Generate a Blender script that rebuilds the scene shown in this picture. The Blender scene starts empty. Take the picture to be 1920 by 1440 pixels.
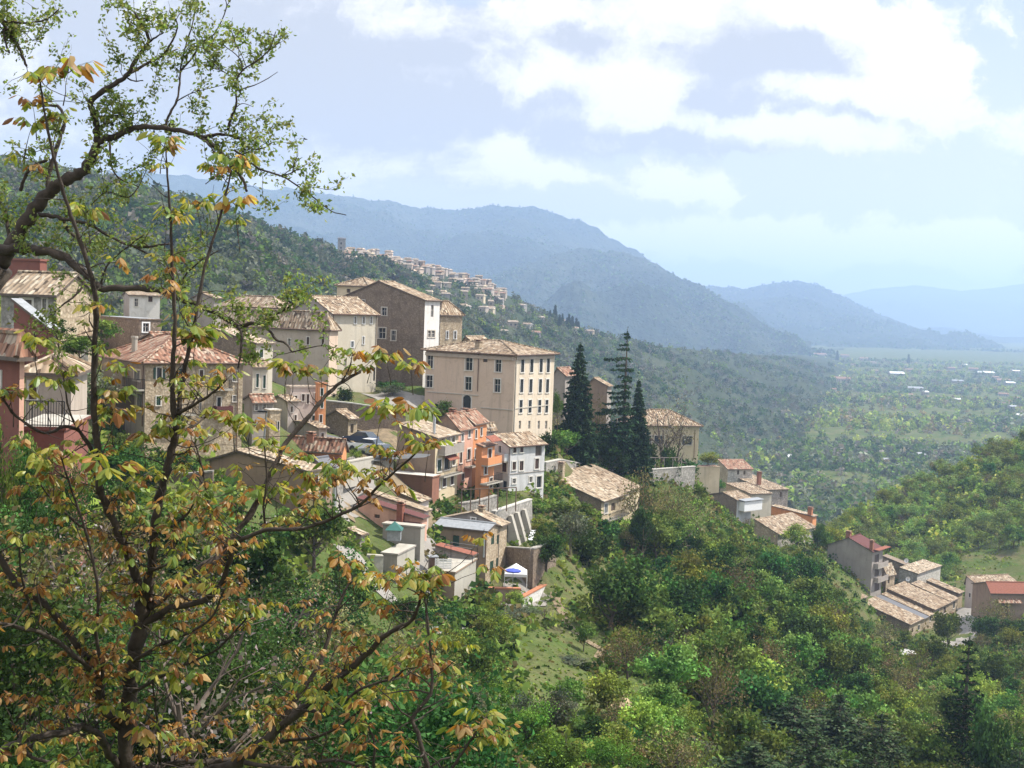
import bpy, math, random
import numpy as np
from mathutils import Vector, Matrix
sc = bpy.context.scene
COL = sc.collection
rng = np.random.default_rng(7)
random.seed(7)
# ------------------------------------------------------------------ camera
F = 2400.0
PITCH = math.atan(150 / F); ROLL = math.radians(2.0)
_r = Vector((1, 0, 0)); _f = Vector((0, math.cos(PITCH), -math.sin(PITCH))); _u = Vector((0, math.sin(PITCH), math.cos(PITCH)))
CR = _r * math.cos(ROLL) + _u * math.sin(ROLL)
CU = _u * math.cos(ROLL) - _r * math.sin(ROLL)
CF = _f
def ray(px, py): return CF + CR * ((px - 960) / F) + CU * ((720 - py) / F)
def P(px, py, D):
    d = ray(px, py); return d * (D / d.y)
def proj(p):
    z = p.dot(CF); return (960 + F * p.dot(CR) / z, 720 - F * p.dot(CU) / z)
def zat(x, y, py):
    z = 0.0
    for _ in range(6):
        q = proj(Vector((x, y, z))); z += (q[1] - py) * y / F
    return z
def Pz(px, z, D):
    x = (px - 960) / F * D
    for _ in range(8):
        q = proj(Vector((x, D, z))); x += (px - q[0]) * D / F
    return Vector((x, D, z))
def solve(C, d, px):
    s = 1 if proj(C + d * .01)[0] < px else -1
    lo, hi = 0.0, 120.0
    for _ in range(50):
        m = (lo + hi) / 2
        if (px - proj(C + d * m)[0]) * s > 0: lo = m
        else: hi = m
    if lo > 119 or lo < .02: print('solve?', px, lo)
    return lo
cam = bpy.data.cameras.new('camera'); co = bpy.data.objects.new('camera', cam); COL.objects.link(co)
cam.sensor_width = 36; cam.lens = 36 * F / 1920; cam.clip_start = .05; cam.clip_end = 60000
co.matrix_world = Matrix(((CR.x, CU.x, -CF.x, 0), (CR.y, CU.y, -CF.y, 0), (CR.z, CU.z, -CF.z, 0), (0, 0, 0, 1)))
sc.camera = co
# ------------------------------------------------------------------ materials
def nodes(name):
    m = bpy.data.materials.new(name); m.use_nodes = True
    nt = m.node_tree; nt.nodes.clear()
    out = nt.nodes.new('ShaderNodeOutputMaterial')
    return m, nt, out
def N(nt, t, **k):
    n = nt.nodes.new('ShaderNode' + t)
    for a, b in k.items():
        if a == 'i':
            for q, w in b.items():
                if isinstance(w, bpy.types.NodeSocket): nt.links.new(w, n.inputs[q])
                else: n.inputs[q].default_value = w
        else: setattr(n, a, b)
    return n
def mixc(nt, fac, a, b, mode='MIX'):
    n = nt.nodes.new('ShaderNodeMix'); n.data_type = 'RGBA'; n.blend_type = mode
    for s, v in ((0, fac), (6, a), (7, b)):
        if isinstance(v, bpy.types.NodeSocket): nt.links.new(v, n.inputs[s])
        elif s == 0: n.inputs[0].default_value = v
        else: n.inputs[s].default_value = (*v[:3], 1)
    return n.outputs[2]
def ramp(nt, v, a, b):
    n = N(nt, 'MapRange', i={0: v, 1: a, 2: b}); return n.outputs[0]
def noise(nt, vec, sc_, det=5, rough=.6, dist=0):
    return N(nt, 'TexNoise', i={'Vector': vec, 'Scale': sc_, 'Detail': det, 'Roughness': rough, 'Distortion': dist}).outputs[0]
MATS = {}
def wall_mat(name, c1, c2, c3=None, stone=0, bump=.25, rough=.9, stain=.75, streak=.65):
    m, nt, out = nodes(name); uv = N(nt, 'UVMap').outputs[0]
    big = ramp(nt, noise(nt, uv, .3, 6, .65), .35, .68)
    fine = noise(nt, uv, 5, 4, .7)
    col = mixc(nt, big, c1, c2)
    if stone:
        vo = N(nt, 'TexVoronoi', i={'Vector': uv, 'Scale': stone, 'Randomness': .9})
        hs = N(nt, 'SeparateColor', i={0: vo.outputs['Color']})
        col = mixc(nt, N(nt, 'Math', operation='MULTIPLY', i={0: ramp(nt, hs.outputs[0], .1, .95), 1: .7}).outputs[0], col, c3 or c2)
        col = mixc(nt, N(nt, 'Math', operation='MULTIPLY', i={0: ramp(nt, hs.outputs[1], .8, .95), 1: .6}).outputs[0], col, tuple(min(1, 1.35 * x) for x in (c3 or c1)))
        col = mixc(nt, N(nt, 'Math', operation='MULTIPLY', i={0: ramp(nt, vo.outputs['Distance'], .4, .8), 1: .5}).outputs[0], col, tuple(x * .55 for x in c1))
    if stone:
        pd = ramp(nt, noise(nt, uv, .55, 7, .72, .5), .5, .66)
        col = mixc(nt, N(nt, 'Math', operation='MULTIPLY', i={0: pd, 1: .55}).outputs[0], col, tuple(x * .55 for x in c1))
    mp = N(nt, 'Mapping', i={'Vector': uv, 'Scale': (1.3, .12, 1)})
    st = ramp(nt, noise(nt, mp.outputs[0], 1.0, 5, .6), .52, .78)
    f1 = N(nt, 'Math', operation='MULTIPLY', i={0: st, 1: streak}).outputs[0]
    col = mixc(nt, f1, col, tuple(x * .45 for x in c2))
    if c3 and not stone:
        pt = ramp(nt, noise(nt, uv, .9, 7, .7, .6), .56, .66)
        f2 = N(nt, 'Math', operation='MULTIPLY', i={0: pt, 1: stain}).outputs[0]
        col = mixc(nt, f2, col, c3)
    col = mixc(nt, .5, col, mixc(nt, ramp(nt, fine, .3, .7), tuple([.55] * 3), tuple([1.0] * 3)), 'MULTIPLY') if stone else mixc(nt, .25, col, mixc(nt, ramp(nt, fine, .3, .7), (.6,) * 3, (1.,) * 3), 'MULTIPLY')
    b = N(nt, 'BsdfPrincipled', i={'Base Color': col, 'Roughness': rough, 'Specular IOR Level': .2})
    bn = N(nt, 'Bump', i={'Strength': bump, 'Distance': .06, 'Height': vo.outputs['Distance'] if stone else fine})
    nt.links.new(bn.outputs[0], b.inputs['Normal']); nt.links.new(b.outputs[0], out.inputs[0])
    MATS[name] = m
def tile_mat(name, cs, dark=.35, patch=.6):
    m, nt, out = nodes(name); uv = N(nt, 'UVMap').outputs[0]
    mp = N(nt, 'Mapping', i={'Vector': uv, 'Scale': (3.6, 2.0, 1)}).outputs[0]
    vo = N(nt, 'TexVoronoi', i={'Vector': mp, 'Scale': 1.0, 'Randomness': .55})
    h = N(nt, 'SeparateColor', i={0: vo.outputs['Color']})
    col = mixc(nt, h.outputs[0], cs[0], cs[1])
    col = mixc(nt, ramp(nt, h.outputs[1], .68, .8), col, cs[2])
    col = mixc(nt, ramp(nt, h.outputs[2], .74, .86), col, tuple(x * dark for x in cs[0]))
    pt = ramp(nt, noise(nt, uv, .45, 6, .7, .5), .48, .68)
    col = mixc(nt, N(nt, 'Math', operation='MULTIPLY', i={0: pt, 1: patch}).outputs[0], col, cs[3])
    wv = N(nt, 'TexWave', wave_type='BANDS', bands_direction='X', i={'Vector': uv, 'Scale': .75, 'Distortion': .8, 'Detail': 1})
    wf = ramp(nt, wv.outputs[1], .0, .45)
    col = mixc(nt, .6, col, mixc(nt, wf, (.45,) * 3, (1.,) * 3), 'MULTIPLY')
    b = N(nt, 'BsdfPrincipled', i={'Base Color': col, 'Roughness': .85, 'Specular IOR Level': .25})
    hh = N(nt, 'Math', operation='ADD', i={0: wv.outputs[1], 1: h.outputs[0]}).outputs[0]
    bn = N(nt, 'Bump', i={'Strength': .7, 'Distance': .08, 'Height': hh})
    nt.links.new(bn.outputs[0], b.inputs['Normal']); nt.links.new(b.outputs[0], out.inputs[0]); MATS[name] = m
def plain(name, c, rough=.7, metal=0, var=.25, spec=.4, sc_=3.):
    m, nt, out = nodes(name); uv = N(nt, 'UVMap').outputs[0]
    col = mixc(nt, ramp(nt, noise(nt, uv, sc_, 5, .65), .3, .7), tuple(x * (1 - var) for x in c), tuple(min(1, x * (1 + var * .5)) for x in c))
    b = N(nt, 'BsdfPrincipled', i={'Base Color': col, 'Roughness': rough, 'Metallic': metal, 'Specular IOR Level': spec})
    nt.links.new(b.outputs[0], out.inputs[0]); MATS[name] = m
def leaf_mat(name, tr=.35, gloss=.0, hue=.03, val=.35, rough=.45):
    m, nt, out = nodes(name)
    at = N(nt, 'Attribute', attribute_name='Col').outputs[0]
    oi = N(nt, 'ObjectInfo').outputs['Random']
    hs = N(nt, 'HueSaturation', i={'Hue': N(nt, 'MapRange', i={0: oi, 3: .5 - hue, 4: .5 + hue}).outputs[0], 'Value': N(nt, 'MapRange', i={0: oi, 3: 1 - val, 4: 1 + val}).outputs[0], 'Color': at})
    if gloss:
        a = N(nt, 'BsdfPrincipled', i={'Base Color': hs.outputs[0], 'Roughness': rough, 'Specular IOR Level': gloss}).outputs[0]
    else: a = N(nt, 'BsdfDiffuse', i={0: hs.outputs[0]}).outputs[0]
    t2 = mixc(nt, 1., hs.outputs[0], (1.25, 1.2, .7), 'MULTIPLY')
    t = N(nt, 'BsdfTranslucent', i={0: t2}).outputs[0]
    mx = N(nt, 'MixShader', i={0: tr, 1: a, 2: t}); nt.links.new(mx.outputs[0], out.inputs[0]); MATS[name] = m
def bark_mat(name, c1, c2, s=6.):
    m, nt, out = nodes(name); ob = N(nt, 'TexCoord').outputs['Object']
    n_ = noise(nt, ob, s, 6, .7, .4)
    col = mixc(nt, ramp(nt, n_, .3, .7), c1, c2)
    b = N(nt, 'BsdfPrincipled', i={'Base Color': col, 'Roughness': .85, 'Specular IOR Level': .3})
    bn = N(nt, 'Bump', i={'Strength': .8, 'Distance': .02, 'Height': n_})
    nt.links.new(bn.outputs[0], b.inputs['Normal']); nt.links.new(b.outputs[0], out.inputs[0]); MATS[name] = m
# plasters and stones
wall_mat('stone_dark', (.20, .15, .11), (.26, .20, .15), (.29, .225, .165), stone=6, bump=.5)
wall_mat('stone_tan', (.38, .29, .19), (.46, .36, .25), (.55, .46, .34), stone=5, bump=.5)
wall_mat('stone_grey', (.27, .25, .22), (.36, .33, .29), (.44, .41, .37), stone=4, bump=.5)
wall_mat('stone_pale', (.45, .41, .35), (.55, .51, .44), (.66, .62, .56), stone=4, bump=.5)
wall_mat('cream', (.52, .46, .36), (.60, .54, .44), (.44, .38, .29), stain=.65)
wall_mat('ochre', (.54, .44, .29), (.62, .52, .36), (.44, .35, .24), stain=.65)
wall_mat('tan', (.58, .44, .335), (.64, .50, .39), (.46, .35, .27), stain=.65)
wall_mat('tan_sunlit', (.60, .50, .38), (.66, .56, .44), (.48, .40, .32), stain=.65)  # tan lightened for the palazzo's sunlit side, light put into the colour
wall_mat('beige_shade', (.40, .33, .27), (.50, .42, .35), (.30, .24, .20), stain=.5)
wall_mat('white', (.62, .59, .55), (.70, .67, .63), (.45, .41, .36), stain=.6)
wall_mat('greywhite', (.52, .51, .50), (.62, .61, .60), (.42, .40, .38), stain=.5)
wall_mat('pink', (.58, .33, .24), (.66, .40, .30), (.46, .28, .22), stain=.5)
wall_mat('palepink', (.55, .45, .40), (.62, .53, .47), (.42, .34, .30), stain=.5)
wall_mat('orange', (.60, .25, .11), (.68, .31, .15), (.50, .22, .12), stain=.65)
wall_mat('red', (.20, .08, .062), (.25, .105, .08), (.17, .075, .06), stain=.65)
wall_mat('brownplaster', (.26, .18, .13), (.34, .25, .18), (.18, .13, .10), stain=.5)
wall_mat('redbrown', (.26, .12, .08), (.32, .16, .11), (.2, .1, .08), stain=.5)
wall_mat('concrete', (.36, .33, .28), (.44, .41, .35), (.26, .235, .20), stain=.6, streak=.6)
wall_mat('yellow', (.60, .46, .20), (.66, .52, .26), (.5, .36, .18), stain=.3)
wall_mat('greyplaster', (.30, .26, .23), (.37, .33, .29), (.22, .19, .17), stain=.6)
tile_mat('tile', [(0.189, 0.122, 0.072), (0.322, 0.238, 0.158), (0.434, 0.360, 0.266), (0.189, 0.144, 0.101)])
tile_mat('tile_pale', [(0.252, 0.180, 0.115), (0.378, 0.295, 0.209), (0.476, 0.410, 0.310), (0.252, 0.194, 0.130)])
tile_mat('tile_red', [(0.216, 0.100, 0.060), (0.302, 0.168, 0.111), (0.374, 0.296, 0.221), (0.216, 0.136, 0.093)])
tile_mat('tile_grey', [(.25, .19, .14), (.36, .28, .21), (.45, .38, .30), (.24, .21, .17)])
plain('maroon', (.12, .052, .048), .8, var=.25, spec=.08); plain('redsheet', (.24, .095, .065), .8, var=.3, spec=.08)
plain('greysheet', (.27, .28, .29), .55, .1, .3); plain('slate', (.11, .11, .12), .6)
plain('solar', (.30, .35, .42), .18, .5, .12, .6, .5); plain('pane', (.018, .020, .024), .12, 0, .3, .5)
plain('trim', (.62, .58, .52), .8, var=.15); plain('trim_stone', (.50, .45, .38), .85, var=.2); plain('trim_dark', (.12, .09, .07), .7)
plain('shutter_green', (.035, .075, .05), .6); plain('shutter_brown', (.10, .055, .035), .6); plain('shutter_dark', (.025, .03, .03), .6)
plain('shutter_grey', (.22, .23, .23), .6); plain('iron', (.03, .028, .027), .5, .3); plain('gutter', (.13, .075, .05), .5, .2)
plain('coping', (.48, .45, .40), .8); plain('brick', (.30, .13, .08), .85, var=.4, sc_=8.); plain('whitepaint', (.74, .74, .73), .5, var=.12)
plain('carwhite', (.75, .76, .78), .2, 0, .03, .6); plain('cardark', (.03, .045, .08), .2, 0, .05, .6); plain('carsilver', (.45, .47, .50), .25, .6, .05)
plain('tyre', (.02, .02, .02), .8); plain('glassdark', (.03, .04, .05), .08, 0, .1, .7); plain('blue', (.05, .08, .42), .6, var=.1)
plain('teal', (.03, .12, .10), .5, var=.15); plain('road', (.24, .22, .195), .9, var=.25, sc_=.6); plain('asphalt', (.10, .10, .10), .9, sc_=.8)
plain('straw', (.42, .31, .19), .95, var=.5, sc_=4.); plain('timber', (.16, .11, .075), .8, var=.4); plain('metalpipe', (.62, .63, .66), .3, .7, .1)
plain('rubble', (.60, .58, .55), .9, var=.35, sc_=2.); plain('headlight', (.8, .82, .85), .1, .2); plain('awning', (.75, .73, .7), .8); plain('feather', (.05, .045, .05), .8)
plain('earth', (.20, .15, .09), .95, var=.5, sc_=1.5); plain('terracotta', (.42, .17, .09), .8)
leaf_mat('leaf', .22); leaf_mat('needle', .12, hue=.02, val=.25); leaf_mat('leaf_far', .3, hue=0, val=0)
leaf_mat('walnut_leaf', .5, gloss=.25, hue=0, val=0, rough=.35); leaf_mat('elm_leaf', .5, gloss=.3, hue=0, val=0)
bark_mat('bark', (.018, .013, .010), (.075, .058, .045), 9); bark_mat('bark_far', (.06, .045, .035), (.15, .115, .09), 2)
bark_mat('bark_pale', (.10, .075, .06), (.34, .29, .25), 9); bark_mat('twig', (.15, .10, .07), (.24, .17, .12), 2)
# ------------------------------------------------------------------ mesh helpers
class MB:
    def __init__(s): s.v = []; s.f = []; s.m = []; s.uv = []
    def face(s, pts, m=0, uv=None):
        i = len(s.v); s.v += [tuple(p) for p in pts]; s.f.append(list(range(i, i + len(pts)))); s.m.append(m); s.uv.append(uv)
    def box(s, o, a, b, c, m=0):
        o, a, b, c = map(Vector, (o, a, b, c))
        q = [o, o + a, o + a + b, o + b]; t = [p + c for p in q]
        s.face(q[::-1], m); s.face(t, m)
        for i in range(4): j = (i + 1) % 4; s.face([q[i], q[j], t[j], t[i]], m)
    def cbox(s, c, dx, dy, dz, ang=0, m=0):
        a = Vector((math.cos(ang), math.sin(ang), 0)); b = Vector((-a.y, a.x, 0)); c = Vector(c)
        s.box(c - a * dx / 2 - b * dy / 2, a * dx, b * dy, Vector((0, 0, dz)), m)
    def tube(s, pts, rad, n=6, m=0, cap=True):
        pts = [Vector(p) for p in pts]; i0 = len(s.v); k = len(pts); up = None
        for i, p in enumerate(pts):
            t = (pts[min(i + 1, k - 1)] - pts[max(i - 1, 0)])
            t = t.normalized() if t.length > 1e-9 else Vector((0, 0, 1))
            if up is None: up = t.orthogonal().normalized()
            else:
                up = up - t * up.dot(t); up = up.normalized() if up.length > 1e-6 else t.orthogonal().normalized()
            w = t.cross(up); r = rad[i] if hasattr(rad, '__len__') else rad
            for j in range(n):
                a = 2 * math.pi * j / n; s.v.append(tuple(p + (up * math.cos(a) + w * math.sin(a)) * r))
        for i in range(k - 1):
            for j in range(n):
                j2 = (j + 1) % n; s.f.append([i0 + i * n + j, i0 + i * n + j2, i0 + (i + 1) * n + j2, i0 + (i + 1) * n + j]); s.m.append(m); s.uv.append(None)
        if cap:
            s.f.append([i0 + j for j in range(n)][::-1]); s.m.append(m); s.uv.append(None)
            s.f.append([i0 + (k - 1) * n + j for j in range(n)]); s.m.append(m); s.uv.append(None)
    def slab(s, q, t, m=0, m2=None):
        q = [Vector(p) for p in q]; d = Vector((0, 0, -t)); n = len(q); b = [p + d for p in q]
        s.face(q, m); s.face(b[::-1], m if m2 is None else m2)
        for i in range(n): j = (i + 1) % n; s.face([q[i], b[i], b[j], q[j]], m if m2 is None else m2)
    def build(s, name, mats, parent=None, off=None, smooth=False):
        off = Vector(off) if off is not None else (Vector(parent['o']) if parent is not None and 'o' in parent else Vector((0, 0, 0)))
        me = bpy.data.meshes.new(name)
        me.from_pydata([(a - off.x, b - off.y, c - off.z) for a, b, c in s.v], [], s.f)
        ul = me.uv_layers.new(name='UVMap'); buf = []
        V = s.v
        for f, uv in zip(s.f, s.uv):
            if uv is not None:
                for p in uv: buf += [p[0], p[1]]
                continue
            a, b, c = Vector(V[f[0]]), Vector(V[f[1]]), Vector(V[f[2]])
            n = (b - a).cross(c - a)
            n = n.normalized() if n.length > 1e-12 else Vector((0, 0, 1))
            if abs(n.z) > .98: U, W = Vector((1, 0, 0)), Vector((0, 1, 0))
            else:
                U = Vector((-n.y, n.x, 0)).normalized(); W = n.cross(U)
            for i in f: p = Vector(V[i]); buf += [p.dot(U), p.dot(W)]
        ul.data.foreach_set('uv', buf)
        for mt in ([mats] if isinstance(mats, str) else mats): me.materials.append(MATS[mt])
        me.polygons.foreach_set('material_index', s.m)
        if smooth: me.polygons.foreach_set('use_smooth', [True] * len(s.f))
        me.update(); o = bpy.data.objects.new(name, me); COL.objects.link(o)
        if parent is not None: o.parent = parent
        elif off.length > 0: o.location = off
        return o
def tag(o, label, cat, group=None):
    o['label'] = label; o['category'] = cat
    if group: o['group'] = group
    return o
def thing(name, label, cat, loc, group=None):
    o = bpy.data.objects.new(name, None); COL.objects.link(o); o.location = loc; o['o'] = tuple(loc); o.empty_display_size = .5
    return tag(o, label, cat, group)
def quads_obj(name, Q, Cc, mat, parent=None, off=(0, 0, 0), extra=None):
    """Q: (n,4,3) quads, Cc: (n,3) albedo per face"""
    n = len(Q); me = bpy.data.meshes.new(name)
    V = (Q.reshape(-1, 3) - np.array(off)).astype(np.float32)
    me.vertices.add(4 * n); me.vertices.foreach_set('co', V.ravel())
    me.loops.add(4 * n); me.loops.foreach_set('vertex_index', np.arange(4 * n, dtype=np.int32))
    me.polygons.add(n); me.polygons.foreach_set('loop_start', np.arange(0, 4 * n, 4, dtype=np.int32))
    me.update(calc_edges=True)
    at = me.attributes.new('Col', 'FLOAT_COLOR', 'FACE')
    c4 = np.ones((n, 4), np.float32); c4[:, :3] = Cc; at.data.foreach_set('color', c4.ravel())
    me.materials.append(MATS[mat]); me.validate()
    o = bpy.data.objects.new(name, me); COL.objects.link(o)
    if parent is not None: o.parent = parent
    return o
def leafquads(c, size, up=.3, asp=.7, r=rng, droop=0.):
    """random quads centred at c (n,3); size scalar or (n,)"""
    n = len(c); nr = r.normal(size=(n, 3)); nr[:, 2] += up; nr /= np.linalg.norm(nr, axis=1, keepdims=True)
    a = r.normal(size=(n, 3)); a[:, 2] -= droop; a -= nr * (a * nr).sum(1, keepdims=True); a /= np.linalg.norm(a, axis=1, keepdims=True) + 1e-9
    b = np.cross(nr, a); s = np.broadcast_to(np.asarray(size, float).reshape(-1, 1), (n, 1)) * .5
    bend = nr * s * .35
    return np.stack([c - a * s, c - b * s * asp + bend, c + a * s, c + b * s * asp + bend], 1)
def colvar(base, n, v=.25, r=rng):
    base = np.atleast_2d(np.array(base, float)); k = base[r.integers(0, len(base), n)]
    return np.clip(k * (1 + v * r.normal(size=(n, 1))) * (1 + .08 * r.normal(size=(n, 3))), .004, .9)
GC = []          # ground control points (world x,y,z)
FOOT = []        # building footprints (cx,cy,radius)
PROT = []        # protected picture rectangles of buildings (x0,x1,y0,y1,D)
ZUP = Vector((0, 0, 1))
def wallfac(mb, O, d, W, zt, n, holes, m=0, dep=.2):
    """vertical wall from O along d (width W) up to world z zt, rectangular openings with reveals"""
    zb = O.z; xs = sorted({0.0, W, *[h[0] for h in holes], *[h[1] for h in holes]}); zs = sorted({zb, zt, *[h[2] for h in holes], *[h[3] for h in holes]})
    p = lambda u, z, k=0.: Vector((O.x + d.x * u + n.x * k, O.y + d.y * u + n.y * k, z))
    for i in range(len(xs) - 1):
        for j in range(len(zs) - 1):
            u, z = (xs[i] + xs[i + 1]) / 2, (zs[j] + zs[j + 1]) / 2
            if any(h[0] < u < h[1] and h[2] < z < h[3] for h in holes): continue
            mb.face([p(xs[i], zs[j]), p(xs[i + 1], zs[j]), p(xs[i + 1], zs[j + 1]), p(xs[i], zs[j + 1])], m)
    for a, b, c, e, *_ in holes:
        for q in (((a, c), (b, c)), ((b, c), (b, e)), ((b, e), (a, e)), ((a, e), (a, c))):
            (u0, z0), (u1, z1) = q
            mb.face([p(u0, z0), p(u1, z1), p(u1, z1, -dep), p(u0, z0, -dep)], m)
def facade_uv(C, d, n, px, py):
    r = ray(px, py); t = C.dot(n) / r.dot(n); q = r * t
    return (q - C).dot(d), q.z
def window(root, C, d, n, u0, u1, z0, z1, style, trim, dep=.2, arch=False):
    p = lambda u, z, k=0.: Vector((C.x + d.x * u + n.x * k, C.y + d.y * u + n.y * k, z))
    bx = lambda mb, a, b, c, e, k0, k1, m=0: mb.box(p(a, c, k0), d * (b - a), n * (k1 - k0), ZUP * (e - c), m)
    w, h = u1 - u0, z1 - z0; fw = min(.17, w * .22) if trim else 0
    f = MB()
    if trim:
        bx(f, u0 - fw, u0, z0, z1, -.02, .05); bx(f, u1, u1 + fw, z0, z1, -.02, .05)
        bx(f, u0 - fw, u1 + fw, z1, z1 + fw, -.02, .053); bx(f, u0 - fw * 1.2, u1 + fw * 1.2, z0 - fw * .8, z0, -.02, .11)
    iw = .05
    k0, k1 = -dep + .03, -dep + .08
    if style in ('glass', 'sgreen', 'sbrown', 'sgrey'):
        um = (u0 + u1) / 2
        bx(f, um - iw / 2, um + iw / 2, z0, z1, k0, k1, 1); bx(f, u0 + .002, u0 + iw, z0, z1, k0, k1 + .003, 1); bx(f, u1 - iw, u1 - .002, z0, z1, k0, k1 + .003, 1)
        bx(f, u0 + iw, u1 - iw, z0 + h * .55, z0 + h * .55 + iw, k0, k1 - .004, 1)
    if arch:
        um, rr = (u0 + u1) / 2, w / 2; zc = z1 - rr * .9
        for s in (-1, 1):
            pts = [p(um + s * rr, z1, -.01)] + [p(um + s * rr * math.cos(a), zc + rr * .9 * math.sin(a), -.01) for a in [i * math.pi / 12 for i in range(7)]]
            f.face(pts, 0)
    wo = f.build('door' if style.startswith('door') else 'window', [trim or 'trim_dark', 'trim' if style == 'glass' else 'trim_dark'], root) if f.f else None
    par = wo or root
    g = MB(); g.face([p(u0, z0, -dep), p(u1, z0, -dep), p(u1, z1, -dep), p(u0, z1, -dep)])
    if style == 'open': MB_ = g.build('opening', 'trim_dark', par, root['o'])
    elif style.startswith('door'):
        g = MB(); bx(g, u0, u1, z0, z1, -dep, -dep + .06); g.build('door_leaf', 'shutter_brown' if style == 'door' else 'shutter_dark', par, root['o'])
    else: g.build('pane', 'pane', par, root['o'])
    if style in ('sgreen', 'sbrown', 'sgrey', 'sdark'):
        mt = {'sgreen': 'shutter_green', 'sbrown': 'shutter_brown', 'sgrey': 'shutter_grey', 'sdark': 'shutter_dark'}[style]
        for a, b in ((u0 + .015, (u0 + u1) / 2 - .012), ((u0 + u1) / 2 + .012, u1 - .015)):
            s = MB(); k = max(3, int(h / .12))
            bx(s, a, a + .05, z0 + .02, z1 - .02, -.07, -.02); bx(s, b - .05, b, z0 + .02, z1 - .02, -.07, -.02)
            for i in range(k):
                zz = z0 + .03 + (h - .08) * i / k
                s.box(p(a + .05, zz, -.066), d * (b - a - .1), ZUP * ((h - .08) / k * .8) - n * .035, n * .012)
            s.build('shutter', mt, par, root['o'])
    if style in ('ogreen', 'obrown'):
        mt = 'shutter_green' if style == 'ogreen' else 'shutter_brown'
        for a, b in ((u0 - fw - w * .5, u0 - fw - .01), (u1 + fw + .01, u1 + fw + w * .5)):
            s = MB(); k = max(4, int(h / .12)); bx(s, a, b, z0, z1, .03, .06)
            for i in range(k): zz = z0 + .03 + (h - .06) * i / k; bx(s, a + .04, b - .04, zz, zz + (h / k) * .55, .06, .08)
            s.build('shutter', mt, par, root['o'])
class B: pass
def tilecap(mb, a, b, r=.13, m=0): mb.tube([a, b], r, 6, m)
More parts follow.
